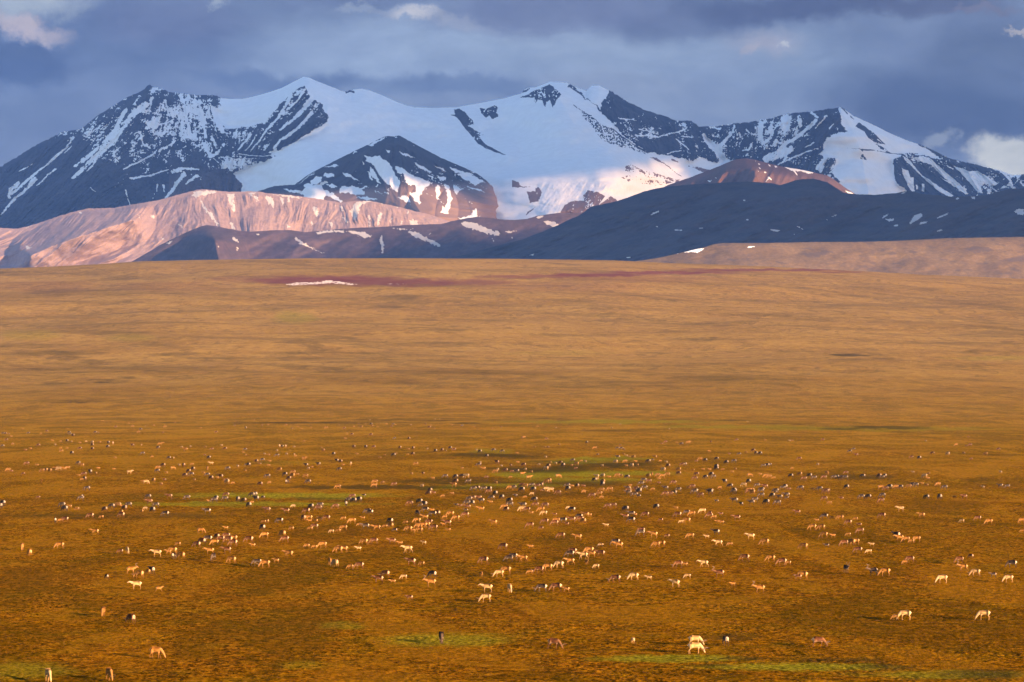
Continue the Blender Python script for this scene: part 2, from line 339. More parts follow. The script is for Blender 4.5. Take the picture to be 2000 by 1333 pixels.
def field_dir(U, V):
    """fall line of the rock faces: slanting down to the left on the flanks, straight down under the crest"""
    a = np.interp(U.ravel(), [-100,0,200,300,340,430,520,640,1180,1300,1400,1500,1640,1750,2000], [.95,.95,.85,.45,.1,-.12,.75,.75,-.2,-.45,-.1,.35,.75,-.8,-.9]).reshape(U.shape)
    return a     # tan of the lean: how far left per unit down
def massif_paint(U, V):
    w1 = fbm(U / 22, V / 22, 3, 41) * 5 + fbm(U / 6, V / 6, 3, 42) * 3.0; w2 = fbm(U / 22, V / 22, 3, 51) * 5 + fbm(U / 6, V / 6, 3, 52) * 3.0
    u, v = U + w1, V + w2; us, vs = U + w1 * .45, V + w2 * .45
    rock = np.zeros(U.shape)
    for P in (R_LEFT, R_RIDGE, R_EAST, R_COMB): rock = np.maximum(rock, inside(u, v, P))
    for P in (R_SEAM, R_SUMMIT, R_SPOT, R_MOR1, R_MOR2, R_MOR3, R_ICE1, R_ICE2, R_ICE3, R_ICE4, R_RIB, R_RIB2, R_DOT): rock = np.maximum(rock, inside(us, vs, P))
    rock = np.maximum(rock, inside(U + w1 * .15, V + w2 * .15, R_BAND) * .95)
    rock = np.maximum(rock, stroke(us, vs, C3([(350,308),(420,355),(450,370)]), 1.6, 2.5)); rock = np.maximum(rock, stroke(us, vs, C3([(560,440),(680,530),(770,575)]), 4, 2))
    rock = np.maximum(rock, stroke(us, vs, C4([(1290,430),(1400,480),(1480,520),(1560,545)]), 5, 9)); rock = np.maximum(rock, stroke(us, vs, C4([(795,200),(830,235)]), 3, 1.5)); rock = np.maximum(rock, stroke(us, vs, C4([(845,250),(870,270)]), 2, 1))
    rock = np.maximum(rock, stroke(us, vs, [(676, 181), (684, 178), (691, 181)], 4, 4)); rock = np.maximum(rock, stroke(us, vs, [(1021, 180), (1033, 174)], 4, 3))
    # fall-line streaks
    lean = field_dir(U, V); ac = (U + lean * (V - 250)) + 7 * fbm(U / 24, V / 24, 3, 60) + 3 * fbm(U / 9, V / 9, 2, 59); al = V
    Vb = V + 6 * fbm(U / 20, V / 20, 3, 58)
    st1 = ridged(ac / 7.5, al / 44, 4, 61, .62); st2 = ridged(ac / 26 + 3, al / 90, 3, 65, .6)
    band = ridged(U / 30 + V / 60, (Vb - .22 * (U - 300)) / 8.5, 4, 71, .6); fine = fbm(U / 3.2, V / 3.2, 3, 77); mott = fbm(U / 40, V / 34, 4, 79)
    tex = .42 * st1 + .22 * st2 + .34 * band + .24 * fine + .16 * (ridged((U + .9 * V) / 12, (V - .4 * U) / 40, 3, 57) - .5) + .36 * mott        # about .35..1
    dens = np.full(U.shape, -.085)
    def bump2(cx, cy, rx, ry, a): return a * np.exp(-((U - cx) / rx) ** 2 - ((V - cy) / ry) ** 2)
    dens += bump2(370, 222, 76, 42, .25) + bump2(300, 220, 30, 40, .06) + bump2(225, 265, 55, 40, .06) + bump2(340, 300, 110, 60, .10) + bump2(595, 195, 26, 26, .13) + bump2(520, 250, 60, 34, .10) + bump2(250, 345, 90, 50, .0)
    dens += bump2(480, 325, 70, 14, .28) + bump2(1530, 250, 90, 34, .14) + bump2(1440, 280, 60, 24, .06) + bump2(1290, 260, 80, 24, .04) + bump2(1250, 300, 60, 22, .02) + bump2(1620, 320, 40, 26, .06) + bump2(1930, 365, 60, 26, .12) + bump2(1250, 345, 70, 26, .30)
    dens -= bump2(90, 380, 150, 60, .34) + bump2(60, 300, 90, 40, .12) + bump2(180, 420, 160, 40, .4) + bump2(370, 370, 90, 40, .26) + bump2(600, 250, 40, 22, .26) + bump2(560, 270, 40, 20, .2) + bump2(1600, 250, 30, 40, .22) + bump2(420, 385, 70, 26, .3) + bump2(1240, 215, 40, 16, .12) + bump2(1310, 290, 60, 18, .12) + bump2(1800, 370, 60, 40, .3) + bump2(1110, 190, 30, 20, .05)
    sn = sst(tex + dens - .70, -.03, .035)
    for L, Cf, dn in ((G_LEFT, C1, 2.857), (G_RIGHT3, C3, 2.898), (G_RIGHT4, C4, 3.252)):
        for pts, a, b in L:
            g = stroke(U + w1 * .5, V + w2 * .5, Cf(pts), a / dn, b / dn)
            sn = np.maximum(sn, sst(g + 1.5 * (tex - .66) - .20, .2, .40) * (g > 0))
    for p in S_EAST: sn = np.maximum(sn, inside(us, vs, p))
    sn = np.maximum(sn, sst(fine + .5 * st1 - .22, 0, .1) * (inside(u, v, R_COMB)) * .9)
    snow = np.where(rock > .4, sn, 1.0)
    snow = np.where((rock > .4) & ((U > 1640) & (U < 1700) & (V < 300)), np.minimum(snow, .2), snow)
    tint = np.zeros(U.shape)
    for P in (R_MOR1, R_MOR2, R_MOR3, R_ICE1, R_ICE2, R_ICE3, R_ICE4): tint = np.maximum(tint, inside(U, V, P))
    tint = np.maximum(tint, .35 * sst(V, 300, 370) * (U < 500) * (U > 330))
    massif_paint.rock = rock
    return dict(snow=snow, tint=tint)
def massif_k(U, V):
    k = np.full(U.shape, 1.55)
    glac = sst(U, 440, 620) * (1 - sst(U, 1200, 1330))
    k += glac * (1.2 + 1.6 * sst(V, 250, 330) * (1 - sst(V, 345, 352))); return k
def spur(U, V, pts, w, h):
    return stroke_soft(U, V, pts, w) * h
def stroke_soft(U, V, pts, w):
    best = np.full(U.shape, 1e9); n = len(pts) - 1
    for i in range(n):
        (ax, ay), (bx, by) = pts[i], pts[i + 1]; L = (bx - ax) ** 2 + (by - ay) ** 2
        t = np.clip(((U - ax) * (bx - ax) + (V - ay) * (by - ay)) / L, 0, 1)
        best = np.minimum(best, np.hypot(U - ax - t * (bx - ax), V - ay - t * (by - ay)))
    return np.maximum(0, 1 - best / w)
def massif_bump(U, V, t):
    rk = (inside(U, V, R_LEFT) | inside(U, V, R_RIDGE) | inside(U, V, R_EAST)).astype(float)
    kb = np.exp(-(np.arange(-9, 10) / 5.) ** 2); kb /= kb.sum()
    for ax in (0, 1): rk = np.apply_along_axis(lambda r: np.convolve(np.pad(r, 9, 'edge'), kb, 'valid'), ax, rk)
    lean = field_dir(U, V); ac = U + lean * (V - 250)
    g = ridged(ac / 30, V / 130, 4, 81, .55) * 85 + ridged(ac / 9.5, V / 48, 3, 61, .6) * 30 + fbm(U / 5, V / 5, 3, 85) * 16
    gl = fbm(U / 150, V / 60, 3, 87) * 190 + fbm(U / 30, V / 14, 3, 88) * 8
    ice = sst(V, 350, 362) * sst(U, 1010, 1080) * (1 - sst(U, 1220, 1260))
    gl = gl + ice * (ridged(U / 9 + V / 30, V / 9, 3, 89) * 7 + ridged(U / 16 + V / 26, V / 60, 3, 90) * 16 + fbm(U / 60, V / 20, 3, 92) * 40)
    out = g * rk + gl * (1 - rk)
    out += stroke_soft(U, V, [(590,170),(530,240),(480,290),(420,330)], 85) * 200
    out += stroke_soft(U, V, [(287,168),(240,270),(150,380),(60,480)], 120) * 260
    out += stroke_soft(U, V, [(1075,160),(1120,240),(1220,320),(1330,370)], 110) * 330
    out += stroke_soft(U, V, [(1643,210),(1680,290),(1700,400)], 100) * 300
    out += stroke_soft(U, V, [(1155,200),(1180,260)], 20) * 0
    out += stroke_soft(U, V, [(905,215),(950,270),(990,300)], 26) * 90
    out += stroke_soft(U, V, [(593,150),(640,190),(640,240)], 46) * 130
    return out * sst(t * 1.0, 0, .08)
def massif_rough(us):
    a = np.interp(us, *zip(*ROCKY))
    return a * (-ridged(us / 9, us * 0, 4, 91, .65) * 4.6 + 2.9 - ridged(us / 3.1, us * 0 + 4, 2, 94) * 2.4 + 1.2) + (1 - a) * fbm(us / 30, us * 0, 2, 93) * .6
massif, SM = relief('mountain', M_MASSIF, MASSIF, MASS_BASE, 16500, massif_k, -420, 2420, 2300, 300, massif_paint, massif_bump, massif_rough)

# ================================================================== dark cone in front of the glacier
CONE = [(380,470),(440,400),(490,378),(514,371),(534,364),(560,362),(576,361),(600,343),(614,335),(655,314),(697,293),(721,282),(740,272),(752,267),(759,266),(770,267),(779,265),(786,268),(811,282),(862,309),(900,325),(931,339),(950,353),(960,362),(978,390),(986,418),(990,440),(1010,500)]
CONE_B = [(380,500),(500,440),(620,440),(820,470),(1010,520)]
CS = lambda L: [C2(p) for p in L]
CONE_SNOW = CS([[(610,592),(660,600),(700,590),(720,610),(760,640),(780,680),(815,745),(800,800),(770,775),(730,740),(710,720),(690,680),(660,640),(630,625)],
 [(790,655),(830,660),(880,700),(940,725),(985,745),(945,790),(925,825),(930,870),(900,850),(870,800),(905,800),(905,760),(860,760),(830,700),(800,690)],
 [(600,625),(615,640),(608,645)],[(630,680),(650,690),(660,735),(645,720)],[(640,650),(680,700),(710,750),(690,745),(650,700)],[(485,688),(520,695),(585,733),(560,730),(500,705)],
 [(380,690),(440,695),(440,712),(400,715),(380,705)],[(310,735),(340,712),(378,715),(370,745),(310,765)],[(340,760),(400,735),(410,745),(370,760)],[(380,655),(460,640),(470,652),(440,655)],[(400,755),(430,750),(460,770),(425,775)],
 [(230,760),(300,705),(340,680),(290,720)],[(555,565),(575,572),(550,585)],[(630,530),(720,492),(740,490),(690,515),(650,540)],
 [(888,628),(940,650),(1000,690),(990,690),(930,665)],[(1010,650),(1050,660),(1080,685),(1040,670)],[(1090,655),(1150,675),(1200,690),(1240,700),(1200,700),(1130,690)],
 [(1025,705),(1070,715),(1075,735),(1040,730)],[(800,570),(850,580),(900,605),(860,600)],[(730,560),(760,565),(750,572)],[(770,480),(800,484),(790,488)],[(970,700),(1005,715),(1000,730)],
 [(1020,752),(1035,760),(1040,800),(1030,830),(1060,870),(1048,915),(1085,925),(1110,830),(1090,760),(1070,757),(1080,800),(1085,840),(1070,890),(1050,850),(1020,830)],
 [(1120,755),(1140,770),(1175,778),(1130,810),(1122,790)],[(1245,890),(1255,940),(1285,935),(1200,955),(1140,945),(1200,935)],
 [(150,778),(250,790),(300,805),(270,812),(190,798)],[(380,780),(430,800),(450,820),(490,850),(480,860),(430,830),(370,810)],
 [(480,770),(560,765),(620,795),(610,810),(560,815),(520,800),(470,805)],[(560,830),(630,825),(690,840),(640,845)],[(800,830),(850,815),(880,860),(850,855)],[(840,850),(910,870)],
 [(1140,700),(1200,690),(1290,735),(1240,760)],[(1190,770),(1250,790),(1300,800),(1260,780)]])
def cone_paint(U, V):
    w1 = fbm(U / 8, V / 8, 4, 141) * 4.5; w2 = fbm(U / 8, V / 8, 4, 151) * 4.5
    sn = np.zeros(U.shape)
    for p in CONE_SNOW: sn = np.maximum(sn, inside(U + w1, V + w2, p))
    lean = (U - 770) / 150
    st = ridged((U - lean * (V - 266) * .9) / 10, V / 40, 4, 161); fine = fbm(U / 3, V / 3, 3, 165)
    diag = ridged((V - .5 * U) / 7, (U + V) / 60, 4, 167)
    d = np.where(U > 790, .62 * diag + .25 * st, .6 * st + .22 * diag) + .24 * fine + .16 * (ridged((U + .9 * V) / 12, (V - .4 * U) / 40, 3, 57) - .5) + .2 * fbm(U / 30, V / 30, 3, 169)
    sn = np.maximum(sn, sst(d + .20 * np.exp(-((V - 350) / 34) ** 2) * (U > 690) + .12 * ((U > 500) & (U < 760)) * np.exp(-((V - 375) / 14) ** 2) - .90, 0, .06))
    return dict(snow=sn, tint=sst(V + 6 * fine + .06 * (U - 850), 350, 372))
def cone_bump(U, V, t):
    lean = (U - 770) / 150; ac = U - lean * (V - 266) * .9
    b = ridged(ac / 40, V / 160, 3, 171, .45) * 110 + ridged(ac / 9, V / 50, 3, 172) * 14
    b += np.maximum(0, 1 - np.hypot((U - 925) / 75, (V - 420) / 75)) ** .8 * 420 + np.maximum(0, 1 - np.hypot((U - 845) / 50, (V - 410) / 60)) ** .8 * 260
    b += stroke_soft(U, V, [(770,266),(790,320),(800,380),(830,430)], 90) * 260
    return b * sst(t, 0, .1)
cone, SCN = relief('mountain', M_CONE, CONE, CONE_B, 14300, 1.7, 380, 1010, 760, 240, cone_paint, cone_bump,
    lambda us: fbm(us / 8, us * 0, 3, 191) * 1.2)

# ================================================================== red-brown hill catching the last sun
BROWN = [(1180,440),(1250,390),(1304,362),(1345,348),(1397,328),(1430,314),(1442,311),(1459,309.5),(1477,313),(1500,319),(1523,325),(1560,331),(1584,336),(1615,343),(1628,350),(1640,359),(1655,370),(1670,379),(1690,388),(1740,410),(1800,440)]
BROWN_SNOW = [C4(p) for p in ([(420,570),(480,575),(560,585),(612,610),(590,618),(540,602),(500,600),(515,635),(490,605)],[(330,560),(345,565),(335,570)],[(365,565),(385,572),(370,578)],[(240,532),(255,536),(248,542)],[(262,550),(275,556),(265,560)],
  [(265,575),(282,582),(278,592)],[(300,600),(318,610),(305,615)],[(310,665),(330,632),(350,655),(330,650),(312,668)],[(245,600),(275,605),(260,600)],[(808,722),(860,738),(870,748),(840,745)],[(0,0),(1,0),(1,1)])] + [C3([(1105,735),(1130,730),(1120,740)]), C3([(1150,715),(1158,718),(1152,722)])]
def brown_paint(U, V):
    w1 = fbm(U / 5, V / 5, 3, 241) * 2; sn = np.zeros(U.shape)
    for p in BROWN_SNOW: sn = np.maximum(sn, inside(U + w1, V + w1, p))
    return dict(snow=sn, tint=.5 + .5 * fbm(U / 20, V / 20, 3, 243))
brown, SB = relief('hill', M_BROWN, BROWN, [(1180,460),(1800,460)], 12600, 2.0, 1180, 1800, 460, 120, brown_paint,
    lambda U, V, t: (ridged((U + (V - 310) * .6) / 60, V / 200, 3, 261) * 120 + fbm(U / 10, V / 24, 3, 262) * 14 + stroke_soft(U, V, [(1459,309),(1480,350),(1500,420)], 90) * 240) * sst(t, 0, .15),
    lambda us: fbm(us / 14, us * 0, 3, 263) * .8)

# ================================================================== long tan scree ridge in the sun
TAN = [(-500,470),(-200,440),(-60,442),(0,445),(20,447),(35,447),(70,438),(122,420),(168,408),(200,407),(224,406),(270,398),(315,390),(350,380),(385,371),(400,370),(425,373),(448,375),(500,374),(525,378),(560,381),(603,386),(665,396),(700,392),(724,393),(776,404),(845,421),(880,433),(930,455),(1000,480)]
TAN_SNOW = [C1(p) for p in ([(1080,790),(1110,780),(1150,780),(1215,783),(1170,800),(1090,815),(1070,805)],[(1265,795),(1310,800),(1300,830),(1315,880),(1300,900),(1285,850),(1270,815)],
  [(1115,820),(1130,840),(1150,880),(1185,910),(1210,950),(1225,978),(1205,965),(1180,925),(1150,895),(1130,860)],[(1280,950),(1300,960),(1312,995),(1295,990)],[(1395,800),(1410,800),(1412,825)],[(1418,805),(1440,815),(1438,845)],
  [(1480,810),(1520,815),(1530,850),(1525,880),(1510,850),(1500,860)],[(1560,820),(1585,825),(1578,865)],[(1605,815),(1618,820),(1612,850)],[(765,905),(775,925),(785,935)],[(950,920),(960,930),(970,945)],[(990,955),(1025,995),(1000,975)],[(1055,960),(1060,1000)],
  [(1600,970),(1620,980),(1605,990)],[(1745,870),(1765,870),(1780,910),(1765,920),(1750,890)],[(1840,955),(1860,965),(1850,990)],[(1900,915),(1955,960),(1920,940)],[(1950,890),(1975,880),(2010,870),(1985,945),(1970,920)],[(1895,870),(1910,860),(1915,895)],
  [(438,897),(455,895),(450,915)],[(130,990),(190,970),(160,985)],[(140,1090),(175,1092),(155,1110)],[(275,1118),(292,1120),(285,1124)],[(1360,782),(1380,790),(1440,795),(1400,800)],[(1520,800),(1620,805),(1690,820),(1640,822)],[(840,915),(862,920),(858,940)],[(710,1108),(718,1115),(712,1118)],[(900,1040),(915,1050),(905,1052)])] + \
  CS([[(545,890),(570,855),(620,850),(670,845),(600,865),(580,890),(575,930),(560,960),(540,920)],[(680,850),(740,850),(760,870),(700,858)],[(780,870),(810,870),(800,890)],[(870,955),(910,960),(920,985),(870,985)],[(700,910),(718,920),(700,960),(688,1000),(690,950)],
   [(635,925),(645,940),(640,990),(660,1000),(640,1000)],[(480,935),(535,975),(510,965)],[(850,900),(865,910),(860,925)],[(315,960),(325,985),(310,985)],[(330,880),(345,900),(358,930),(335,920)],[(770,940),(760,975),(755,960)],[(820,960),(830,975),(815,985)],[(415,965),(435,975),(428,1005),(420,985)]])
def tan_paint(U, V):
    w1 = fbm(U / 5, V / 5, 4, 341) * 5; w2 = fbm(U / 5, V / 5, 4, 342) * 5; sn = np.zeros(U.shape)
    for p in TAN_SNOW: sn = np.maximum(sn, inside(U + w1, V + w2, p))
    vc = np.interp(U, *zip(*TAN)); dv = V - vc
    drip = ridged(U / 6, V / 60, 3, 345) + .25 * fbm(U / 18, V / 9, 3, 346)
    sn = np.maximum(sn, sst(drip - .82 - dv / 60, 0, .06) * (U > 480) * (U < 760) * (dv > 3))
    tint = np.clip(.45 + .9 * fbm((U + .7 * V) / 11, (V - .3 * U) / 40, 4, 347), 0, 1)
    return dict(snow=sn, tint=tint)
def tan_bump(U, V, t):
    vc = np.interp(U, *zip(*TAN)); dv = V - vc
    # spurs running down to the left on the left, straight scree chutes in the middle
    a = np.interp(U, [-400, 0, 200, 420, 600, 900], [1.9, 1.9, 1.2, -.15, .25, -.5]); ac = U + a * dv
    b = ridged(ac / 80, V / 300, 2, 351, .4) * 110 * sst(dv, 4, 80) + ridged(ac / 25 + .30 * 2.2 * fbm(U/70,V/60,3,354), V / 110, 4, 352, .6) * 44 * np.clip(.55 + 1.5 * fbm(U / 70, V / 40, 3, 355), .1, 1.3) + fbm(ac / 5, V / 9, 3, 353) * 5
    b += stroke_soft(U, V, [(60,500),(110,478),(180,455),(260,430)], 46) * 320
    return b * sst(t, 0, .08)
tan_, ST = relief('ridge', M_TAN, TAN, [(-500,540),(0,545),(260,530),(500,500),(1000,500)], 12600, 1.7, -420, 1000, 1300, 150, tan_paint, tan_bump, lambda us: fbm(us / 12, us * 0, 3, 361) * 1.6)

# ================================================================== low purple hills
PURP = [(150,560),(220,530),(262,509),(315,478),(345,463),(378,448),(395,442),(406,440),(420,442),(437,445),(460,450),(490,453),(520,451),(542,450),(569,450),(595,454),(621,452),(660,448),(700,445),(741,444),(793,440),(862,438),(880,433),(897,429.5),(915,426),(931,424),(955,426),(983,429.5),(1005,430),(1028,428),(1050,422),(1069,419),(1093,416),(1131,417),(1180,425),(1300,460),(1400,500)]
PURP_SNOW = CS([[(215,1060),(235,1055),(275,1090),(330,1120),(300,1112),(250,1090)],[(330,1120),(370,1140),(385,1150),(350,1135)],[(0,1038),(30,1038),(10,1044)],[(330,1030),(400,1015),(490,1015),(500,1028),(440,1025),(350,1035)],[(510,1020),(560,1018),(620,1030),(660,1045),(625,1058),(570,1040)],
  [(702,1045),(715,1045),(722,1100),(722,1148),(714,1145),(710,1100),(700,1075)],[(765,1005),(900,1010),(840,1014)],[(860,1020),(900,1022),(940,1045),(1000,1070),(1045,1095),(1038,1112),(990,1090),(930,1065),(880,1045)],[(978,1032),(1000,1035),(990,1042)],
  [(1155,980),(1180,965),(1240,975),(1300,1000),(1385,1030),(1370,1048),(1300,1030),(1200,1000)],[(1330,1060),(1345,1070),(1342,1085)],[(1410,1022),(1480,1018),(1430,1032)],[(1580,945),(1600,932),(1640,930),(1600,950)],[(1625,965),(1680,965),(1715,985),(1690,995),(1650,985)],[(1440,1055),(1455,1056),(1445,1062)]]) + \
  [C1(p) for p in ([(1295,1040),(1310,1045),(1332,1068),(1315,1065)],[(1315,1090),(1330,1092),(1328,1112)],[(1215,1090),(1222,1092),(1217,1096)],[(930,1070),(960,1062),(945,1078)],[(1430,1018),(1460,1020),(1440,1026)])]
def purp_paint(U, V):
    w1 = fbm(U / 5, V / 5, 4, 441) * 4; sn = np.zeros(U.shape)
    for p in PURP_SNOW: sn = np.maximum(sn, inside(U + w1, V - w1, p))
    return dict(snow=sn, tint=np.clip(.3 + fbm(U / 40, V / 14, 4, 445), 0, 1))
purple, SP_ = relief('hill', M_PURPLE, PURP, [(150,585),(1400,560)], 11000, 2.2, 150, 1400, 620, 90, purp_paint,
    lambda U, V, t: (fbm((U + (V - 440) * 1.4) / 90, V / 80, 3, 461) * 90 + fbm(U / 12, V / 9, 4, 462) * 6 + stroke_soft(U, V, [(406,440),(420,470),(430,520)], 60) * 330) * sst(t, 0, .2),
    lambda us: fbm(us / 16, us * 0, 3, 463) * .8)

# ================================================================== broad dark hill under the cloud
DARK = [(650,540),(700,514),(728,506),(745,498),(755,496),(768,499),(793,506),(840,514),(890,502),(949,486),(1018,469),(1069,449),(1131,421),(1155,404),(1207,393),(1259,374),(1293,366),(1345,361),(1414,357),(1461,355),(1490,357),(1511,359),(1523,362),(1535,359),(1554,352),(1570,350),(1591,350),(1615,356),(1630,365),(1646,376),(1671,380),(1708,381),(1750,377.5),(1772,373),(1800,379),(1861,385),(1923,382),(1950,375),(1969,370),(2000,368),(2100,362),(2400,350),(2700,400)]
DARK_SNOW = [C4(p) for p in ([(1220,942),(1240,905),(1255,880),(1300,865),(1308,885),(1285,905),(1250,925)],[(1285,940),(1295,925),(1340,918),(1330,930)],[(1388,905),(1420,885),(1470,865),(1465,875),(1420,895)],[(1065,905),(1125,902),(1125,915),(1095,920)],
  [(1048,905),(1060,885),(1090,870),(1080,885)],[(1120,945),(1150,938),(1150,950),(1135,953)],[(1395,985),(1415,972),(1435,972),(1425,982)],[(342,970),(400,975),(408,980),(380,984),(345,978)],[(505,948),(528,955),(525,962)],[(535,966),(548,970),(540,973)],
  [(183,905),(205,907),(190,911)],[(485,1000),(498,1000),(490,1004)],[(730,890),(762,875),(755,885)],[(690,915),(705,905),(700,912)],[(1510,780),(1530,768),(1545,770),(1530,780)],[(1615,765),(1640,762),(1640,780),(1620,775)],[(1888,855),(1905,845),(1930,840),(1951,845),(1951,880),(1910,875)],[(168,785),(178,782),(174,810)],[(1172,740),(1210,728),(1180,745)])] + \
  [C3(p) for p in ([(780,930),(800,915),(830,905),(830,912),(800,925)],[(808,992),(828,990),(825,998)],[(918,1012),(965,1010),(960,1018),(925,1018)],[(1058,1000),(1080,1000),(1078,1006)],[(1320,953),(1342,955),(1330,959)],[(100,1155),(128,1147),(118,1158)],[(645,1168),(680,1167),(660,1173)])]
def dark_paint(U, V):
    w1 = fbm(U / 4, V / 4, 3, 541) * 1.6; sn = np.zeros(U.shape)
    for p in DARK_SNOW: sn = np.maximum(sn, inside(U + w1, V - w1 * .5, p))
    return dict(snow=sn, tint=np.clip(.35 + 1.2 * fbm((U + 2 * V) / 60, V / 12, 4, 545), 0, 1))
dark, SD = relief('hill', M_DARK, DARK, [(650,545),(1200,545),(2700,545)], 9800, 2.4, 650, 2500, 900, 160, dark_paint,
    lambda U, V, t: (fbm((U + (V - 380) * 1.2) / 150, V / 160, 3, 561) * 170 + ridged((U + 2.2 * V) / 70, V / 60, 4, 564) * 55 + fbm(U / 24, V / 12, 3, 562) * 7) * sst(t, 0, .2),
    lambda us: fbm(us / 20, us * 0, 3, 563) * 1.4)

# ================================================================== tawny hill behind the near rise
MID = [(1150,530),(1220,514),(1280,505),(1300,501),(1330,494),(1373,484),(1395,477),(1414,475),(1500,475),(1584,473),(1650,473),(1708,472),(1770,470),(1840,466),(1900,464.5),(2000,463),(2200,458),(2500,470)]
MID_SNOW = [C3(p) for p in ([(868,1155),(900,1142),(945,1138),(940,1146),(890,1156)],[(970,1142),(1010,1128),(1050,1118),(1088,1117),(1075,1130),(1050,1142),(1010,1138)],[(1322,1110),(1370,1104),(1372,1108),(1340,1114)])]
def mid_paint(U, V):
    w1 = fbm(U / 4, V / 4, 3, 641) * 2.2; sn = np.zeros(U.shape)
    for p in MID_SNOW: sn = np.maximum(sn, inside(U + w1, V - w1 * .4, p))
    pt = sst(fbm(U / 40, V / 7, 4, 643) + .35 * fbm(U / 9, V / 3, 3, 644), .22, .42)
    for p in ([(1560,498),(1610,490),(1630,492),(1600,502)],[(1880,485),(1930,482),(1940,490),(1900,494)],[(1950,510),(2000,498),(2000,512)],[(1715,490),(1740,483),(1725,492)],[(1510,510),(1540,514),(1530,518)]): pt = np.maximum(pt, inside(U + w1 * 4, V + w1, p))
    return dict(snow=sn, tint=pt * .7)
mid, SMID = relief('hill', M_MID, MID, [(1150,570),(2500,580)], 8200, 3.0, 1150, 2400, 620, 70, mid_paint,
    lambda U, V, t: (fbm(U / 110, V / 40, 3, 661) * 40 + fbm((U+V) / 16, V / 5, 4, 662) * 3.0) * sst(t, 0, .2), lambda us: fbm(us / 30, us * 0, 3, 663) * .8)

# ================================================================== the plain and the near rise
GCREST = [(-1500,560),(-600,545),(-200,533),(0,525),(100,521),(200,516),(270,511),(400,508),(600,505),(800,505),(1000,506),(1200,509),(1300,514),(1400,517),(1500,521),(1600,526),(1700,531),(1800,537),(1900,541),(2000,545),(2300,556),(2900,580)]
YC = 6500.0
def ground_z(X, Y):
    X = np.asarray(X, float); Y = np.asarray(Y, float); Ys = np.maximum(Y, 60.0)
    ec = (HV - np.interp(1000 + F * X / np.maximum(Ys, 900), *zip(*GCREST))) / F
    s = np.clip((Ys - 1300) / (YC - 1300), 0, 1); w = np.sin(math.pi / 2 * s) ** 1.5
    e = -EYE / Ys * (1 - w) + ec * w
    over = np.clip((Ys - YC) / 1500, 0, 1); zc = EYE + YC * ec
    z = np.where(Ys < YC, EYE + e * Ys, zc - over ** 2 * np.minimum(zc - 60, 260) + (Ys - YC) * ec * (1 - over))
    z = np.where(Ys > YC + 1500, np.maximum(zc - np.minimum(zc - 60, 260), 40), z)
    amp = sst(Y, 900, 3200) * (1 - sst(Y, 5400, 6400))
    z = z + amp * (fbm((X + .35 * Y) / 900, Y / 620, 3, 701) * 20 + fbm((X + .8 * Y) / 300, Y / 420, 3, 702) * 4)
    z = z + .55 * fbm(X / 160, Y / 120, 3, 703) * (1 - amp)
    return z
def ray_ground(u, v):
    """where the sight line through survey point (u, v) first meets the ground"""
    Y = np.exp(np.linspace(math.log(130), math.log(YC * 1.02), 6000)); u = np.atleast_1d(u); v = np.atleast_1d(v); out = []
    for a, b in zip(u, v):
        x = (a - 1000) / F * Y; d = EYE + (HV - b) / F * Y - ground_z(x, Y); i = np.argmax(d < 0)
        out.append(Y[i] if d[i] < 0 else YC)
    Yh = np.array(out); X = (u - 1000) / F * Yh
    return X, Yh, ground_z(X, Yh)
yr = np.concatenate([np.linspace(-600, 110, 12), np.exp(np.linspace(math.log(120), math.log(170), 60)), np.exp(np.linspace(math.log(171), math.log(600), 1500)), np.exp(np.linspace(math.log(601), math.log(8200), 900)), np.exp(np.linspace(math.log(8600), math.log(21200), 14))])
ar = np.concatenate([-np.exp(np.linspace(math.log(4), math.log(.33), 18)), np.linspace(-.29, .29, 900), np.exp(np.linspace(math.log(.33), math.log(4), 18))])
GY = np.repeat(yr[:, None], len(ar), 1); GX = ar[None, :] * (np.maximum(GY, 0) + 60); GX = np.sign(GX) * np.minimum(np.abs(GX), 8800 + 20 * np.abs(ar)[None, :])
GZ = ground_z(GX, GY)
near = np.exp(-np.maximum(GY, 0) / 900.)
GZ = GZ + (np.maximum(fbm(GX / .50, GY / .80, 2, 711), -.1) * .24 * (.6 + fbm(GX / 9, GY / 12, 2, 716)) + fbm(GX / 3.4, GY / 5, 2, 715) * .10) * near * (GY > 112)
GU = 1000 + F * GX / np.maximum(GY, 60); GV = HV - (GZ - EYE) * F / np.maximum(GY, 60)
def gpoly(polys, a=10, b=3, s=.05, seed=0):
    w1 = fbm(GU / 30, GV / 7, 4, 720 + seed) * a; w2 = fbm(GU / 30, GV / 7, 4, 730 + seed) * b; m = np.zeros(GU.shape)
    for p in polys: m = np.maximum(m, inside(GU + w1 * 3, GV + w2, p))
    return m
def gsoft(L, seed=0):
    w1 = fbm(GU / 60, GV / 14, 4, 740 + seed) * 40; w2 = fbm(GU / 40, GV / 6, 4, 750 + seed) * 5; m = np.zeros(GU.shape)
    for cu, cv, ru, rv, k in L:
        m = np.maximum(m, k * (1 - sst(np.hypot((GU + w1 - cu) / ru, (GV + w2 * min(1, rv / 5) - cv) / rv), .45, 1.15)))
    return m
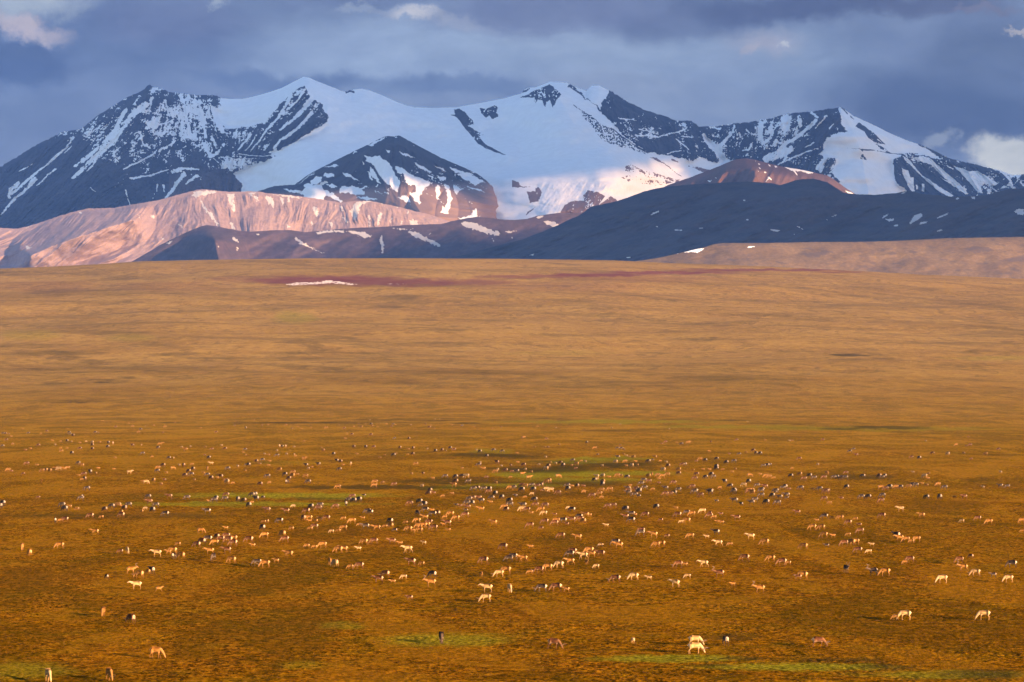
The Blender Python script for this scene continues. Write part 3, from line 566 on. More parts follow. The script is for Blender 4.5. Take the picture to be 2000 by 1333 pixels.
green = gsoft([(1300,1287,170,9,1.),(1560,1303,230,9,1.),(1840,1318,200,10,.8),(870,1250,160,16,.75),(660,1222,60,9,.6),(600,1300,60,10,.3),(40,1310,120,22,.55),(560,968,260,6,1.),(640,972,80,6,1.),(480,985,280,5,.9),(1180,897,110,5,1.),(1120,903,80,5,1.),(1130,925,190,7,1.),(1040,928,80,7,1.),(1140,938,160,6,.8),(1240,925,100,5,.9),(1020,948,120,5,.8),
  (1180,824,260,4,.7),(1440,834,200,4,.6),(1700,838,330,5,.5),(960,882,40,6,.6),(900,952,80,5,.9),(575,620,45,14,.45),(60,655,70,12,.3),(250,660,60,10,.25),(1090,690,120,5,.2),(1950,700,120,5,.35),(900,1000,50,3,.2),(560,905,90,5,.2)], 1)
dk = gsoft([(110,748,44,4,.9),(205,745,70,5,.8),(300,727,52,4,.8),(60,722,110,3,.75),(260,738,30,3,.6),(145,785,60,3,.8),(190,782,80,2,.5),(620,826,260,2.5,.8),(860,820,220,3,.6),(330,826,30,2,1.),(905,828,40,2,.9),(430,777,60,2,.5),(1230,815,90,3,.7),(1340,820,60,2,.6),(1080,820,90,3,.5),(1170,842,60,2.5,.4),
  (1420,822,80,3,.7),(1520,828,100,2.5,.7),(1640,838,60,3,.6),(1740,836,100,5,.7),(1820,845,90,3,.6),(1950,835,80,3,.5),(960,891,130,9,.8),(1200,905,110,11,.9),(1060,912,150,16,.8),(900,940,160,8,.8),(1120,945,130,8,.7),(1010,965,160,6,.5),(760,952,280,5,.75),(230,1008,260,8,.7),(60,1008,100,4,.4),(640,975,90,4,.6),
  (1670,932,80,6,.6),(1720,931,50,5,.8),(1910,937,50,4,.9),(1955,889,50,4,1.),(1600,926,60,4,.4),(1760,918,80,2,.5),(1240,1225,60,6,.15),(1420,1245,60,8,.5),(1460,1286,60,4,.7),(1730,1303,60,8,.8),(1920,1318,120,14,.9),(1640,1290,120,5,.6),(230,1200,60,6,.25),(1380,1300,60,3,.5),
  (1880,640,140,4,.2),(1500,615,90,5,.45),(1600,600,60,5,.35),(1390,635,60,4,.4),(1240,627,90,5,.35),(1140,655,120,4,.3),(1060,700,130,3,.3),(1280,690,60,3,.4),(1420,662,160,4,.35),(1660,694,60,3,.8),(1700,703,70,4,.3),(1930,688,90,4,.6),(1800,600,60,3,.2),(500,700,180,3,.45),(700,690,160,3,.4),(330,693,60,4,.45),(640,660,80,5,.5),(590,668,60,4,.4),
  (760,600,50,4,.5),(790,580,40,6,.5),(560,600,60,8,.3),(870,645,60,4,.4),(400,600,60,5,.3),(280,590,120,4,.3),(120,690,90,6,.5),(135,700,40,6,.6),(60,675,70,5,.4),(100,570,60,10,.4),(210,650,90,5,.4),(240,570,160,8,.25),(380,575,90,6,.2),(850,670,120,3,.4),(560,690,60,4,.5),(820,625,50,4,.4),(620,790,180,3,.35),(560,800,100,4,.3)], 2)
str_ = sst(fbm((GX + .75 * GY) / 420, GY / 1500, 4, 761) + .5 * fbm((GX + .5 * GY) / 90, GY / 420, 3, 762), .16, .5) * sst(GY, 1500, 2600)
dk = np.maximum(dk, str_ * .42)
red = gsoft([(640,548,200,11,.95),(780,552,180,9,.9),(900,552,120,8,.7),(480,545,100,7,.3),(330,560,160,12,.15),(1040,541,120,4,.7),(1160,538,150,4,.95),(1300,533,170,4,.95),(1450,528,150,3.5,.9),(1580,528,80,3,.9),(1650,532,60,2,.7),(100,560,120,14,.2),(1250,545,200,8,.25),(1100,560,200,12,.25)], 3)
gs = gpoly([[(556,556),(580,552),(610,551),(635,548),(660,549),(682,553),(700,556),(680,557),(650,554),(610,556),(575,558)]], 1.2, .8) ; gs = np.maximum(gs, gpoly([[(745,555),(775,553),(805,556),(775,557)],[(1424,655),(1428,655),(1427,657)]], 2, 1) * .75)
gs = gs * (.75 + .5 * fbm(GU / 6, GV / 2, 2, 770))
for a in (green, dk, red, gs): a[:, ar > .325] = 0; a[:, ar < -.325] = 0; a[yr < 121] = 0; a[yr > 8300] = 0
def ground_color(T, P):
    # tussock sedge, dwarf shrub and moss, metres across, greener and duller where it is wet, with gap shade painted in
    g1 = T.noise(P, 1.7, 6, .65); g2 = T.noise(P, .16, 5, .6); g3 = T.noise(P, .018, 5, .6); g4 = T.noise(P, .0035, 4, .55); g5 = T.noise(P, 3.6, 3, .6)
    c = T.mix(T.ss(g1, .43, .57), (.060, .028, .001), (.180, .088, .003))
    c = T.mix(T.m('MULTIPLY', T.ss(g2, .49, .58), .6), c, (.095, .070, .003))
    c = T.mix(T.m('MULTIPLY', T.ss(g3, .5, .58), .5), c, (.15, .062, .004))
    c = T.mix(T.m('MULTIPLY', T.ss(g1, .485, .43), .9), c, (.016, .012, .003))  # dark flecks painted in for the shade in gaps between tussocks
    c = T.mix(T.m('MULTIPLY', T.ss(g5, .53, .62), .5), c, (.32, .19, .018))
    g9 = T.noise(P, .62, 7, .78)
    c = T.mix(T.m('MULTIPLY', T.ss(g9, .53, .59), .60), c, (.30, .165, .008)); c = T.mix(T.m('MULTIPLY', T.ss(g9, .47, .42), .60), c, (.030, .020, .003))
    y = T.sep(P)[1]
    far = T.mix(T.ss(g4, .35, .65), (.174, .105, .026), (.232, .144, .038))
    far = T.mix(T.m('MULTIPLY', T.ss(g3, .40, .6), .35), far, (.15, .082, .026))
    g6 = T.noise(P, .07, 8, .75); g7 = T.noise(T.vm('MULTIPLY', P, (1, .45, 1)), .028, 8, .72, 1.2)
    far = T.mix(T.m('MULTIPLY', T.ss(g6, .49, .56), .40), far, (.13, .080, .024)); far = T.mix(T.m('MULTIPLY', T.ss(g6, .48, .42), .35), far, (.29, .18, .052))
    far = T.mix(T.m('MULTIPLY', T.ss(g7, .535, .61), .42), far, (.075, .050, .014))
    g8 = T.noise(T.vm('MULTIPLY', T.vm('ADD', P, T.vm('MULTIPLY', T.xyz(T.m('MULTIPLY', T.sep(P)[1], 1.0), 0.0), (.8, 0, 0))), (.5, 1, 1)), .0075, 9, .62, .8)
    far = T.mix(T.m('MULTIPLY', T.ss(g8, .53, .62), .42), far, (.085, .058, .018)); far = T.mix(T.m('MULTIPLY', T.ss(g8, .45, .36), .3), far, (.25, .15, .036))
    c = T.mix(T.m('MULTIPLY', T.ss(g7, .51, .58), .45), c, (.055, .038, .004)); c = T.mix(T.m('MULTIPLY', T.ss(g7, .49, .43), .35), c, (.22, .125, .010))
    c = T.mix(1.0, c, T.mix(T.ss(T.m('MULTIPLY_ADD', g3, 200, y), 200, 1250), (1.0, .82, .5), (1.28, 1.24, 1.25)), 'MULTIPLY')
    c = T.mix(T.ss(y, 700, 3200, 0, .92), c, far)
    c = T.mix(T.m('MULTIPLY', T.attr('green'), T.ss(g2, .25, .55, .5, 1)), c, T.mix(T.ss(g1, .35, .65), (.055, .050, .004), (.235, .205, .012)))
    c = T.mix(T.m('MULTIPLY', T.attr('dark'), T.ss(T.noise(P, .012, 7, .7), .42, .56, .30, 1.0)), c, (.034, .027, .007))
    c = T.mix(T.attr('red'), c, T.mix(T.ss(g3, .3, .7), (.085, .026, .022), (.115, .044, .028)))
    return T.mix(T.ss(T.attr('snow'), .55, .8), c, (.46, .40, .38))
def ground_bump(T, P):
    n = T.noise(P, 2.0, 6, .65); n2 = T.noise(P, .05, 5, .6)
    return T.m('ADD', T.m('MULTIPLY', n, .85), T.m('MULTIPLY', n2, 3.0)), 1.0
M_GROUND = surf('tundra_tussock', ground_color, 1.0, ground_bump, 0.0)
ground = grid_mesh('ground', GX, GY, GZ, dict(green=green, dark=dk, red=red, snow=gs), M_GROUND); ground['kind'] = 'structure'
# ================================================================== caribou
# surveyed herd: x y code per animal; coat p cream / t tan / b brown / d dark; heading L l A R F; s calf; h head level; w walking
HERD = []
def tile(ox, oy, s, txt, far=False):
    for rec in txt.split(';'):
        p = rec.split()
        if len(p) == 3: HERD.append((ox + float(p[0]) / s, oy + float(p[1]) / s, p[2], far))
tile(0, 960, 6.006, """450 92 bLs;950 112 dL;970 78 dAs;20 205 dA;35 172 dl;730 192 dL;760 238 dl;820 200 tLs;905 228 tLs;1230 242 bl;1310 207 dL;1385 197 tL;1432 200 tLs;1460 227 bl;1510 190 dL;1425 262 tls;1425 312 bL;1060 322 bL;1190 325 tLs;650 378 dA;762 367 bL;712 367 tLs;1740 92 dL;1750 157 bLh;1830 192 dL;1985 92 bL;1705 222 pLs;1665 257 tls;1790 252 dl;1940 303 dL;1115 517 tLw;260 697 tF;345 767 tl;700 682 tL;1410 737 bLs;1495 737 pF;1840 777 pLh;1975 742 tLs;1535 975 tRh;1635 1027 tL;1780 977 dl;1738 977 tls;1250 1037 dls;1600 1160 pLh;1865 1182 tRsw""")
tile(333, 960, 6.006, """195 107 dL;535 107 dl;515 137 dL;450 137 tLs;655 72 bL;640 117 dL;790 122 dl;860 137 bl;955 72 dL;1000 67 dl;1005 117 dl;1085 92 dLs;955 152 tLs;920 192 dl;430 272 dL;1135 252 bLh;1355 267 bLh;1440 197 pLs;1650 207 dl;1755 197 dL;1735 232 bL;1595 267 bL;1940 212 bL;1560 347 bl;1625 347 tL;1630 372 tLs;1705 372 tls;1755 347 tLs;1830 352 bL;1135 377 tls;1095 382 tLs;1280 382 dL;1080 467 dl;355 502 tR;650 457 tLs;1315 540 tl;1420 462 tLs;1690 452 bL;1640 462 tLs;1890 497 pLs;1970 487 tLs;1105 557 tL;1340 607 bL;440 602 dL;545 572 bl;655 562 bL;740 592 tL;590 602 bL;680 612 bL;520 642 tL;735 652 bL;920 612 bL;965 662 tLs;90 647 tLs;310 667 bL;370 632 bl;460 747 tLh;660 737 bLh;125 802 tL;25 742 tL;40 807 dA;500 822 dF;720 852 tL;1015 882 dL;1110 902 tL;1240 847 tLs;1385 787 tLw;1600 672 tLs;1690 682 tLs;1785 672 tL;1970 732 tL;1870 872 tF;1930 895 pl""")
tile(666, 960, 5.988, """135 92 bL;270 67 dLs;215 127 dl;90 132 dL;60 177 dA;150 137 dl;1025 52 bL;1085 42 bLs;1190 77 tLs;1300 47 tLs;310 270 dL;345 277 dl;255 337 tLs;130 387 tL;30 342 tLs;215 417 tLs;30 467 tL;285 452 dLw;415 472 tLw;575 387 dl;580 437 tl;515 437 tLs;630 482 dLs;805 177 bL;920 152 dl;930 187 dLs;980 182 dl;985 252 dL;895 292 dF;1065 247 tLs;1075 302 dL;1130 292 bl;1280 302 tL;1215 327 tLs;1345 352 tL;1455 312 bL;1350 182 dls;1395 192 bLs;1500 122 dL;1540 112 bL;1610 107 bL;1640 142 dL;1475 172 dL;1530 172 dl;1480 217 bL;1460 247 dLs;1635 247 tL;1760 107 dL;1805 52 dl;1880 97 dl;1730 32 bL;1750 152 tLs;1975 137 dl;1910 217 tL;1935 242 bl;1975 187 dL;980 342 tL;890 382 tL;1030 397 bL;910 442 tL;790 482 tL;960 442 tL;1000 432 tL;835 482 tLs;915 492 tL;1085 467 bL;755 387 tLs;1245 412 bLh;1200 412 tLs;1255 477 tLs;1785 402 tLh;270 632 tL;385 627 bL;595 627 bLh;690 637 tLs;970 632 pLsh;780 727 pLw;205 702 pLs;30 722 tL;1900 692 bL;1670 857 bL;1965 832 dL;820 877 bLh;945 877 tLs;110 917 tLs;215 917 bL;520 1017 bl;440 1082 bLh;605 1092 tLsh;735 1037 pLs;1070 1022 dl;1050 1127 tLh;1645 1007 tFs;1850 1012 pL;1930 977 tL;1710 1192 pLh;1975 1192 pF""")
tile(1000, 960, 6.006, """40 72 dLs;265 127 dl;155 87 tLs;235 52 pLs;540 47 bL;845 27 tLs;940 82 bL;1025 57 tL;1050 92 tLs;1365 47 dL;1440 72 dL;1490 77 dLs;1490 27 dl;1800 62 bL;1860 57 bL;1900 47 dl;130 197 dL;120 242 pL;175 252 bL;225 277 tLs;275 192 bL;390 202 bL;340 252 tL;375 292 pL;500 297 bLs;705 252 dl;660 217 pLs;1125 207 bL;1190 197 bL;1335 237 dl;1695 212 dl;1925 222 tLs;1330 332 bL;1400 302 dL;1440 302 tLs;1565 312 bL;1400 377 dL;1745 362 bLs;1945 312 bL;1985 382 pLs;790 332 dL;865 312 tL;910 302 tLs;385 392 bL;520 382 tL;600 382 dL;700 372 bL;800 362 bL;840 382 tl;500 412 bL;640 412 bLs;210 442 bL;340 462 bLs;1105 427 pLs;575 562 bL;770 582 tLh;1510 532 dL;1515 502 bL;1660 552 tLh;1820 552 bLs;1690 667 tL;1750 660 tL;1215 642 dL;1250 682 tL;220 682 tLs;1040 667 pLs;710 752 bL;680 782 dL;905 742 tL;930 782 tL;835 807 pLw;1040 777 bLw;130 837 tLw;15 812 dL;320 972 bL;210 982 tLs;420 942 tL;555 907 pL;680 872 tLw;875 867 tFs;990 912 pLs;1215 1082 bL;1430 1052 pL;1605 1052 pLs;1915 1132 pL;1950 907 bL;350 1192 dL;520 1187 bL;635 1192 tLs""")
tile(1333, 960, 6.006, """140 37 dL;215 72 bL;325 37 dl;605 27 dL;780 32 bL;820 37 tl;920 22 dL;925 77 dL;1055 77 dl;1090 32 dLs;1140 97 dL;1220 77 dL;1225 97 dLs;400 137 dLs;610 142 dL;690 172 dls;850 132 dL;810 162 dL;985 157 dl;1115 167 dL;1680 32 bL;1665 117 bL;1865 107 bLs;1725 157 tLs;50 282 dL;110 302 tL;235 267 pL;320 282 bLs;315 327 bL;370 327 tLs;450 292 bLs;635 352 bLh;1345 282 bLh;1665 332 dL;1755 342 tLs;1850 347 tL;50 382 tL;410 387 tLs;460 392 tLs;395 517 dl;90 567 tL;285 562 pLs;420 652 pLw;555 652 tLs;800 572 pLh;965 642 tL;1420 692 tL;1525 462 tL;1630 462 tL;1660 552 tL;1765 552 tLs;1945 402 bL;1945 532 tLs;1690 667 dLs;1895 657 bL;1985 642 tl;1575 367 tLs;730 832 bL;1035 837 tL;1165 882 bL;1240 872 tLs;250 897 pLw;25 892 tLs;1920 962 dF;430 1022 bL;60 1032 pLs;590 1127 tLs;1410 1042 tL;1360 1042 bLs;905 1202 tLh""")
tile(1666, 960, 5.988, """100 97 dL;180 92 dl;345 77 dL;330 142 bL;860 97 dl;1015 97 dl;1300 97 bL;1190 92 tLs;555 242 pLw;340 322 bL;800 317 tLw;30 347 tLs;1275 372 pLs;1460 352 bL;1590 397 tL;1970 382 tL;1980 492 tLs;75 417 bLs;85 502 bL;510 557 dl;545 592 tL;620 607 tL;685 612 tLs;745 602 tL;220 652 pLs;30 632 tL;60 732 bL;185 737 pLs;665 847 bL;605 862 tLs;1380 792 bls;1245 852 bL;1290 942 tLw;1435 1002 pL;1640 1017 dLs;1860 902 dL;1820 1072 pL;1045 1082 pL;375 1002 tL;235 992 dL""")
tile(0, 0, 1, """201 1206 tF;256 1220 bl;305 1288 tR;95 1334 pF;214 1331 tF;800 1174 bLs;862 1259 dF;949 1178 pL;1082 1270 bR;1236 1259 pAs;1357 1263 pR;1357 1279 pR;1417 1263 dA;1598 1266 bR;1768 1213 pL;1749 1213 tLs;1922 1213 pL""")
tile(0, 760, 4, """178 316 tLs;25 357 dL;45 357 bl;70 357 bLs;88 378 tLs;50 408 bL;222 355 dL;320 355 tLs;365 340 bL;540 350 dL;550 362 dL;572 372 bl;525 318 tLs;745 350 dL;768 350 bls;790 255 tLs;805 257 tLs;905 305 bL;1010 275 tLs;1038 300 tL;1135 298 bls;1100 325 dL;1083 347 tL;1205 292 tLs;1290 302 tL;1275 348 bLs;1570 312 tLs;1690 348 bL;1835 293 bLs;1920 312 dl;1983 248 tLs;1840 258 tLs;1625 273 tLs;1370 268 tLs;
20 458 dL;100 438 tLs;200 485 tLs;240 475 tLs;300 452 bL;410 413 tLs;432 445 pls;475 418 tLs;525 416 dl;560 418 pls;475 472 tLs;480 498 tL;525 470 tLs;562 514 dl;625 478 bL;625 430 tLs;675 418 pLs;722 428 pl;722 450 bl;722 480 bl;780 425 tLs;848 430 dl;843 462 dl;883 435 pA;1035 450 bl;1106 445 pAs;1250 442 tL;1275 428 tLs;1235 470 dL;1115 518 dL;1190 540 tLs;900 548 tLs;1320 553 dL;1357 548 pAs;1420 462 pls;1488 458 pls;1450 485 tLh;1605 462 tls;1655 482 bL;1732 450 pls;1758 480 bL;1915 485 dL;1900 505 tLs;1920 525 tls;1600 525 bLs;1632 550 dl;1650 597 pL;1620 635 tF;1500 600 tLs;
210 598 bL;290 606 tLs;65 648 tL;90 654 bLs;330 652 tL;360 648 tl;390 652 tl;430 638 tL;462 640 pl;500 640 tL;530 632 tL;612 593 dL;640 612 tL;182 672 bLs;705 664 dl;752 670 tls;770 632 tLs;615 688 tLs;655 684 bL;640 720 tLs;660 718 bl;325 730 tFs;890 638 tLs;1012 668 pR;1140 745 pR;1115 735 tLs;680 798 dL;1200 728 tl;1285 722 bLs;1235 630 tL;1275 612 bl;1230 656 dL;1300 666 tLs;1350 634 tR;1400 606 pls;1435 610 bl;1475 658 bl;1508 640 bl;1495 684 dL;1445 690 bl;1590 668 tLs;1620 686 dL;1650 712 bl;1700 705 tLs;1725 702 bl;1780 638 dL;1858 615 pls;1920 602 dLs;1942 608 dl;1915 650 tls;1765 722 bLs;1775 742 pl;1820 748 tLs;1520 722 tls;1258 755 tLs;1990 570 bLs""", True)
tile(500, 760, 4, """45 290 bLs;95 286 tLs;235 290 tL;300 30 pLs;425 32 pLs;498 28 pLs;280 316 bLs;325 302 tLs;355 318 tLs;430 312 tLs;550 312 tL;690 316 bL;645 284 bLs;765 300 tLs;825 304 tl;800 280 bLs;855 282 tLs;900 282 dl;905 300 tL;950 302 tLs;965 280 tls;1020 280 tLs;1072 282 dL;1090 286 tLs;1060 302 bL;890 248 pls;1210 286 pls;1325 282 bLs;1365 292 tLs;1355 308 bL;1392 314 bLs;1400 242 pls;1436 242 pAs;1530 288 tLs;1610 296 dL;1705 304 tLs;1845 314 tLs;1915 302 bLs;
185 458 pA;205 460 dl;233 458 pA;300 460 pls;512 470 tls;527 490 tl;165 490 pls;68 518 pls;100 525 tLs;165 532 dL;240 518 pls;300 520 pls;310 532 tLs;375 558 tR;607 520 dl;375 416 tLs;700 395 tLs;750 366 bL;712 360 tLs;898 368 bL;1082 398 dL;1195 398 bl;765 462 bl;858 462 dl;920 466 bL;1125 470 bl;1228 474 bl;1192 480 tLs;1340 476 pls;1403 496 dl;1455 490 bl;1483 492 bls;1518 472 dl;1548 486 bL;1722 486 pls;1750 502 dl;1855 492 dL;1925 500 dL;1803 536 dl;1095 514 tls;1076 530 dl;1225 520 bl;1185 522 tLs;1005 528 tLs;790 518 tLs;970 546 tLs;
50 570 dL;5 578 bl;30 596 bLs;108 576 tLs;100 608 tLs;185 646 tl;392 610 dl;410 630 pls;437 622 tLs;487 602 dL;632 574 dl;662 580 bl;682 604 tLs;741 598 pA;652 642 dL;228 684 dl;290 668 tL;285 694 tl;325 680 tLs;90 700 dL;390 696 tL;258 714 bl;243 744 dA;408 744 dL;33 760 bl;105 744 tLs;640 786 tL;930 744 tL;990 744 tls;925 772 tL;1080 764 bL;1298 770 pls;1215 674 tls;1305 672 bls;1250 600 tL;1382 712 tLs;1480 698 dL;1560 702 dl;1610 696 dL;1645 698 pl;1660 740 dL;1560 740 bl;1545 770 tL;1700 800 dL;1730 796 bl;1780 800 dL;1825 800 dl;1740 608 dL;1752 586 pls;1775 640 tL;1610 630 tLs;1870 660 tL;1888 640 pls;1883 588 bl;1917 612 pls;1950 650 bl;1990 608 bls;1800 700 bLs;1875 745 tls;1990 700 tLs;1360 812 bl;1985 790 tL;2000 655 bLs""", True)
tile(1000, 760, 4, """200 300 tLs;345 310 pls;780 312 pls;845 284 pls;1230 320 pls;1840 262 pLs;95 388 tL;80 390 bLs;270 402 bL;368 442 bls;585 428 dl;178 462 tls;258 464 tls;283 462 bls;648 474 tL;845 446 bLs;825 476 dL;855 478 dL;875 480 bls;1200 428 bL;1170 436 bLs;1290 428 tLs;1325 440 dl;1375 430 tL;1385 428 tL;1755 410 bL;1555 420 bls;1980 408 tLs;42 512 tLs;670 522 dls;
265 542 pls;48 585 tLs;92 608 bl;105 638 pls;212 600 pls;38 658 dl;80 680 tRh;152 660 tls;130 712 tRh;268 636 pl;285 616 bl;300 586 tls;342 592 pls;380 590 bl;400 610 dl;465 606 tls;475 572 dL;505 600 tl;575 576 pls;500 630 bLs;542 572 tLs;360 700 tR;270 740 tL;290 735 tl;828 546 dL;875 520 tls;895 530 pls;917 538 tls;950 545 tl;810 582 pl;885 580 tL;968 578 tLs;1065 580 dl;1100 565 dLs;1117 545 tl;1160 572 tLs;1205 582 pls;706 608 pls;895 612 tLs;937 610 pl;980 604 tls;1183 645 pl;1220 616 bl;1330 608 bL;1350 604 dl;1470 562 tL;1440 575 bLs;1510 570 dl;1600 558 dl;1598 620 dl;1598 636 dl;1675 588 dl;1735 580 dL;1745 636 tls;1720 660 tls;1537 495 tRs;1775 522 dL;1830 506 tls;1885 494 bl;1907 512 dl;1940 516 dl;1698 516 bLs;1965 615 dL;1995 610 dl;
1303 644 tl;1303 675 bl;1415 645 tLs;1495 640 tLs;1545 642 tLs;1648 640 tLs;1443 682 bL;1430 718 bL;1513 704 dl;1558 684 dl;1575 704 dL;1662 740 dl;1850 740 dl;1855 692 tR;1812 768 pl;1705 776 dL;1940 680 tLs;1985 698 tL;1915 774 dL;1975 784 bL;1950 806 dL;1735 812 dl;1850 812 tL;1870 808 tL;1410 782 bL;1380 780 tLs;1300 806 dL;1200 794 dL;1262 752 bL;1625 785 tLs;1095 680 tF;1068 694 tl;1140 690 tL;1175 700 tL;1215 686 tL;1150 715 tLs;1070 738 bL;1030 730 dL;1010 758 dL;1150 748 bLs;900 704 dl;855 688 tls;825 694 tL;760 702 tLs;710 694 pl;663 700 pl;645 726 dl;662 716 pls;708 760 dl;710 740 tl;432 774 dL;470 774 tLs;510 774 bl;560 774 bLs;438 798 dl;560 812 tLs;700 808 tL;765 804 tL;905 796 dL;925 768 tLs;910 812 bL;970 800 bL;990 808 dL;1035 792 dL;1100 798 tLs;80 774 bL;105 776 tL;155 772 dL;200 776 bL;225 770 bl;12 790 dL;78 806 dl;168 804 dl;270 802 pL;305 808 pL;240 806 bLs;1430 818 dL;1550 816 dL""", True)
tile(1500, 760, 4, """170 412 pLs;192 412 tLs;428 408 bL;1565 382 bLs;1235 416 pls;1470 448 tL;1580 450 bL;1550 452 bLs;245 560 bL;390 600 pls;640 502 dL;668 482 dL;690 528 bL;1120 548 bL;1183 552 dl;1285 516 bL;1405 520 pl;1530 510 bls;1700 520 tl;1800 484 bL;1588 558 bLs;188 632 tLs;12 608 dL;10 702 tL;45 706 tLs;180 694 dl;250 680 tl;325 694 dl;282 720 bL;362 712 dL;458 670 tF;438 710 bL;515 708 dL;538 706 dl;605 710 dL;580 708 dL;610 672 bL;740 698 dl;870 696 bl;892 706 dL;915 696 dl;1133 662 pls;1225 696 pl;1256 672 tls;1250 712 tLs;1818 662 pls;
115 792 dL;135 784 dl;255 794 dL;165 796 bLs;350 796 tLs;405 798 dL;462 814 bL;60 816 dL;615 784 dl;880 790 tR;952 784 dl;920 796 bL;1000 784 tL;1035 784 dL;1130 768 dL;1155 770 dL;1100 780 tL;1240 764 tls;1330 764 tL;1380 788 dL;1680 780 pls;1815 776 dL;1870 780 dL;1205 752 tLs""", True)
random.seed(11); rng = np.random.default_rng(11)
for (a, b) in [(310,773),(333,776),(378,774),(405,774),(423,774),(443,775),(462,771),(468,773),(470,773),(497,772),(575,768),(605,768),(624,766),(762,763)]:
    HERD.append((a, b, random.choice(['pLs', 'tLs', 'pls']), True))

COATS = {'p': ((.19,.115,.045), (.36,.25,.14), (.30,.20,.10), (.20,.115,.045)), 't': ((.125,.055,.012), (.31,.19,.08), (.20,.10,.03), (.13,.062,.018)),
         'b': ((.050,.020,.009), (.30,.21,.125), (.115,.058,.027), (.085,.040,.016)), 'd': ((.020,.014,.011), (.33,.26,.18), (.070,.048,.032), (.05,.033,.02))}
CM = {}
for k_, cs_ in COATS.items():
    m = bpy.data.materials.new({'p': 'cream_coat', 't': 'tan_coat', 'b': 'brown_coat', 'd': 'dark_coat'}[k_]); m.use_nodes = True; T = NT(m.node_tree)
    b_ = m.node_tree.nodes['Principled BSDF']; b_.inputs['Roughness'].default_value = .9; b_.inputs['Specular IOR Level'].default_value = .02
    oc = T.n.new('ShaderNodeTexCoord').outputs['Object']; nz = T.noise(oc, 9, 4, .6)
    oz = T.sep(oc)[2]; saddle = T.mix(T.ss(T.m('MULTIPLY_ADD', nz, .25, oz), 1.12, 1.28), T.mix(1.0, cs_[0], (1.35, 1.45, 1.6), 'MULTIPLY'), T.mix(1.0, cs_[0], (.75, .72, .72), 'MULTIPLY'))
    c = T.mix(T.attr('neck'), saddle, cs_[2]); c = T.mix(T.attr('leg'), c, cs_[3]); c = T.mix(T.attr('rump'), c, cs_[1])
    oi = T.n.new('ShaderNodeObjectInfo').outputs['Random']
    c = T.mix(1.0, c, T.mix(T.ss(nz, .3, .7), (.78, .76, .74), (1.16, 1.14, 1.1)), 'MULTIPLY'); c = T.mix(1.0, c, T.mix(oi, (.82, .80, .78), (1.15, 1.15, 1.15)), 'MULTIPLY')
    T.put(b_.inputs['Base Color'], c); CM[k_] = m
M_ANT = bpy.data.materials.new('antler_velvet'); M_ANT.use_nodes = True; M_ANT.node_tree.nodes['Principled BSDF'].inputs['Base Color'].default_value = (.12, .07, .04, 1)

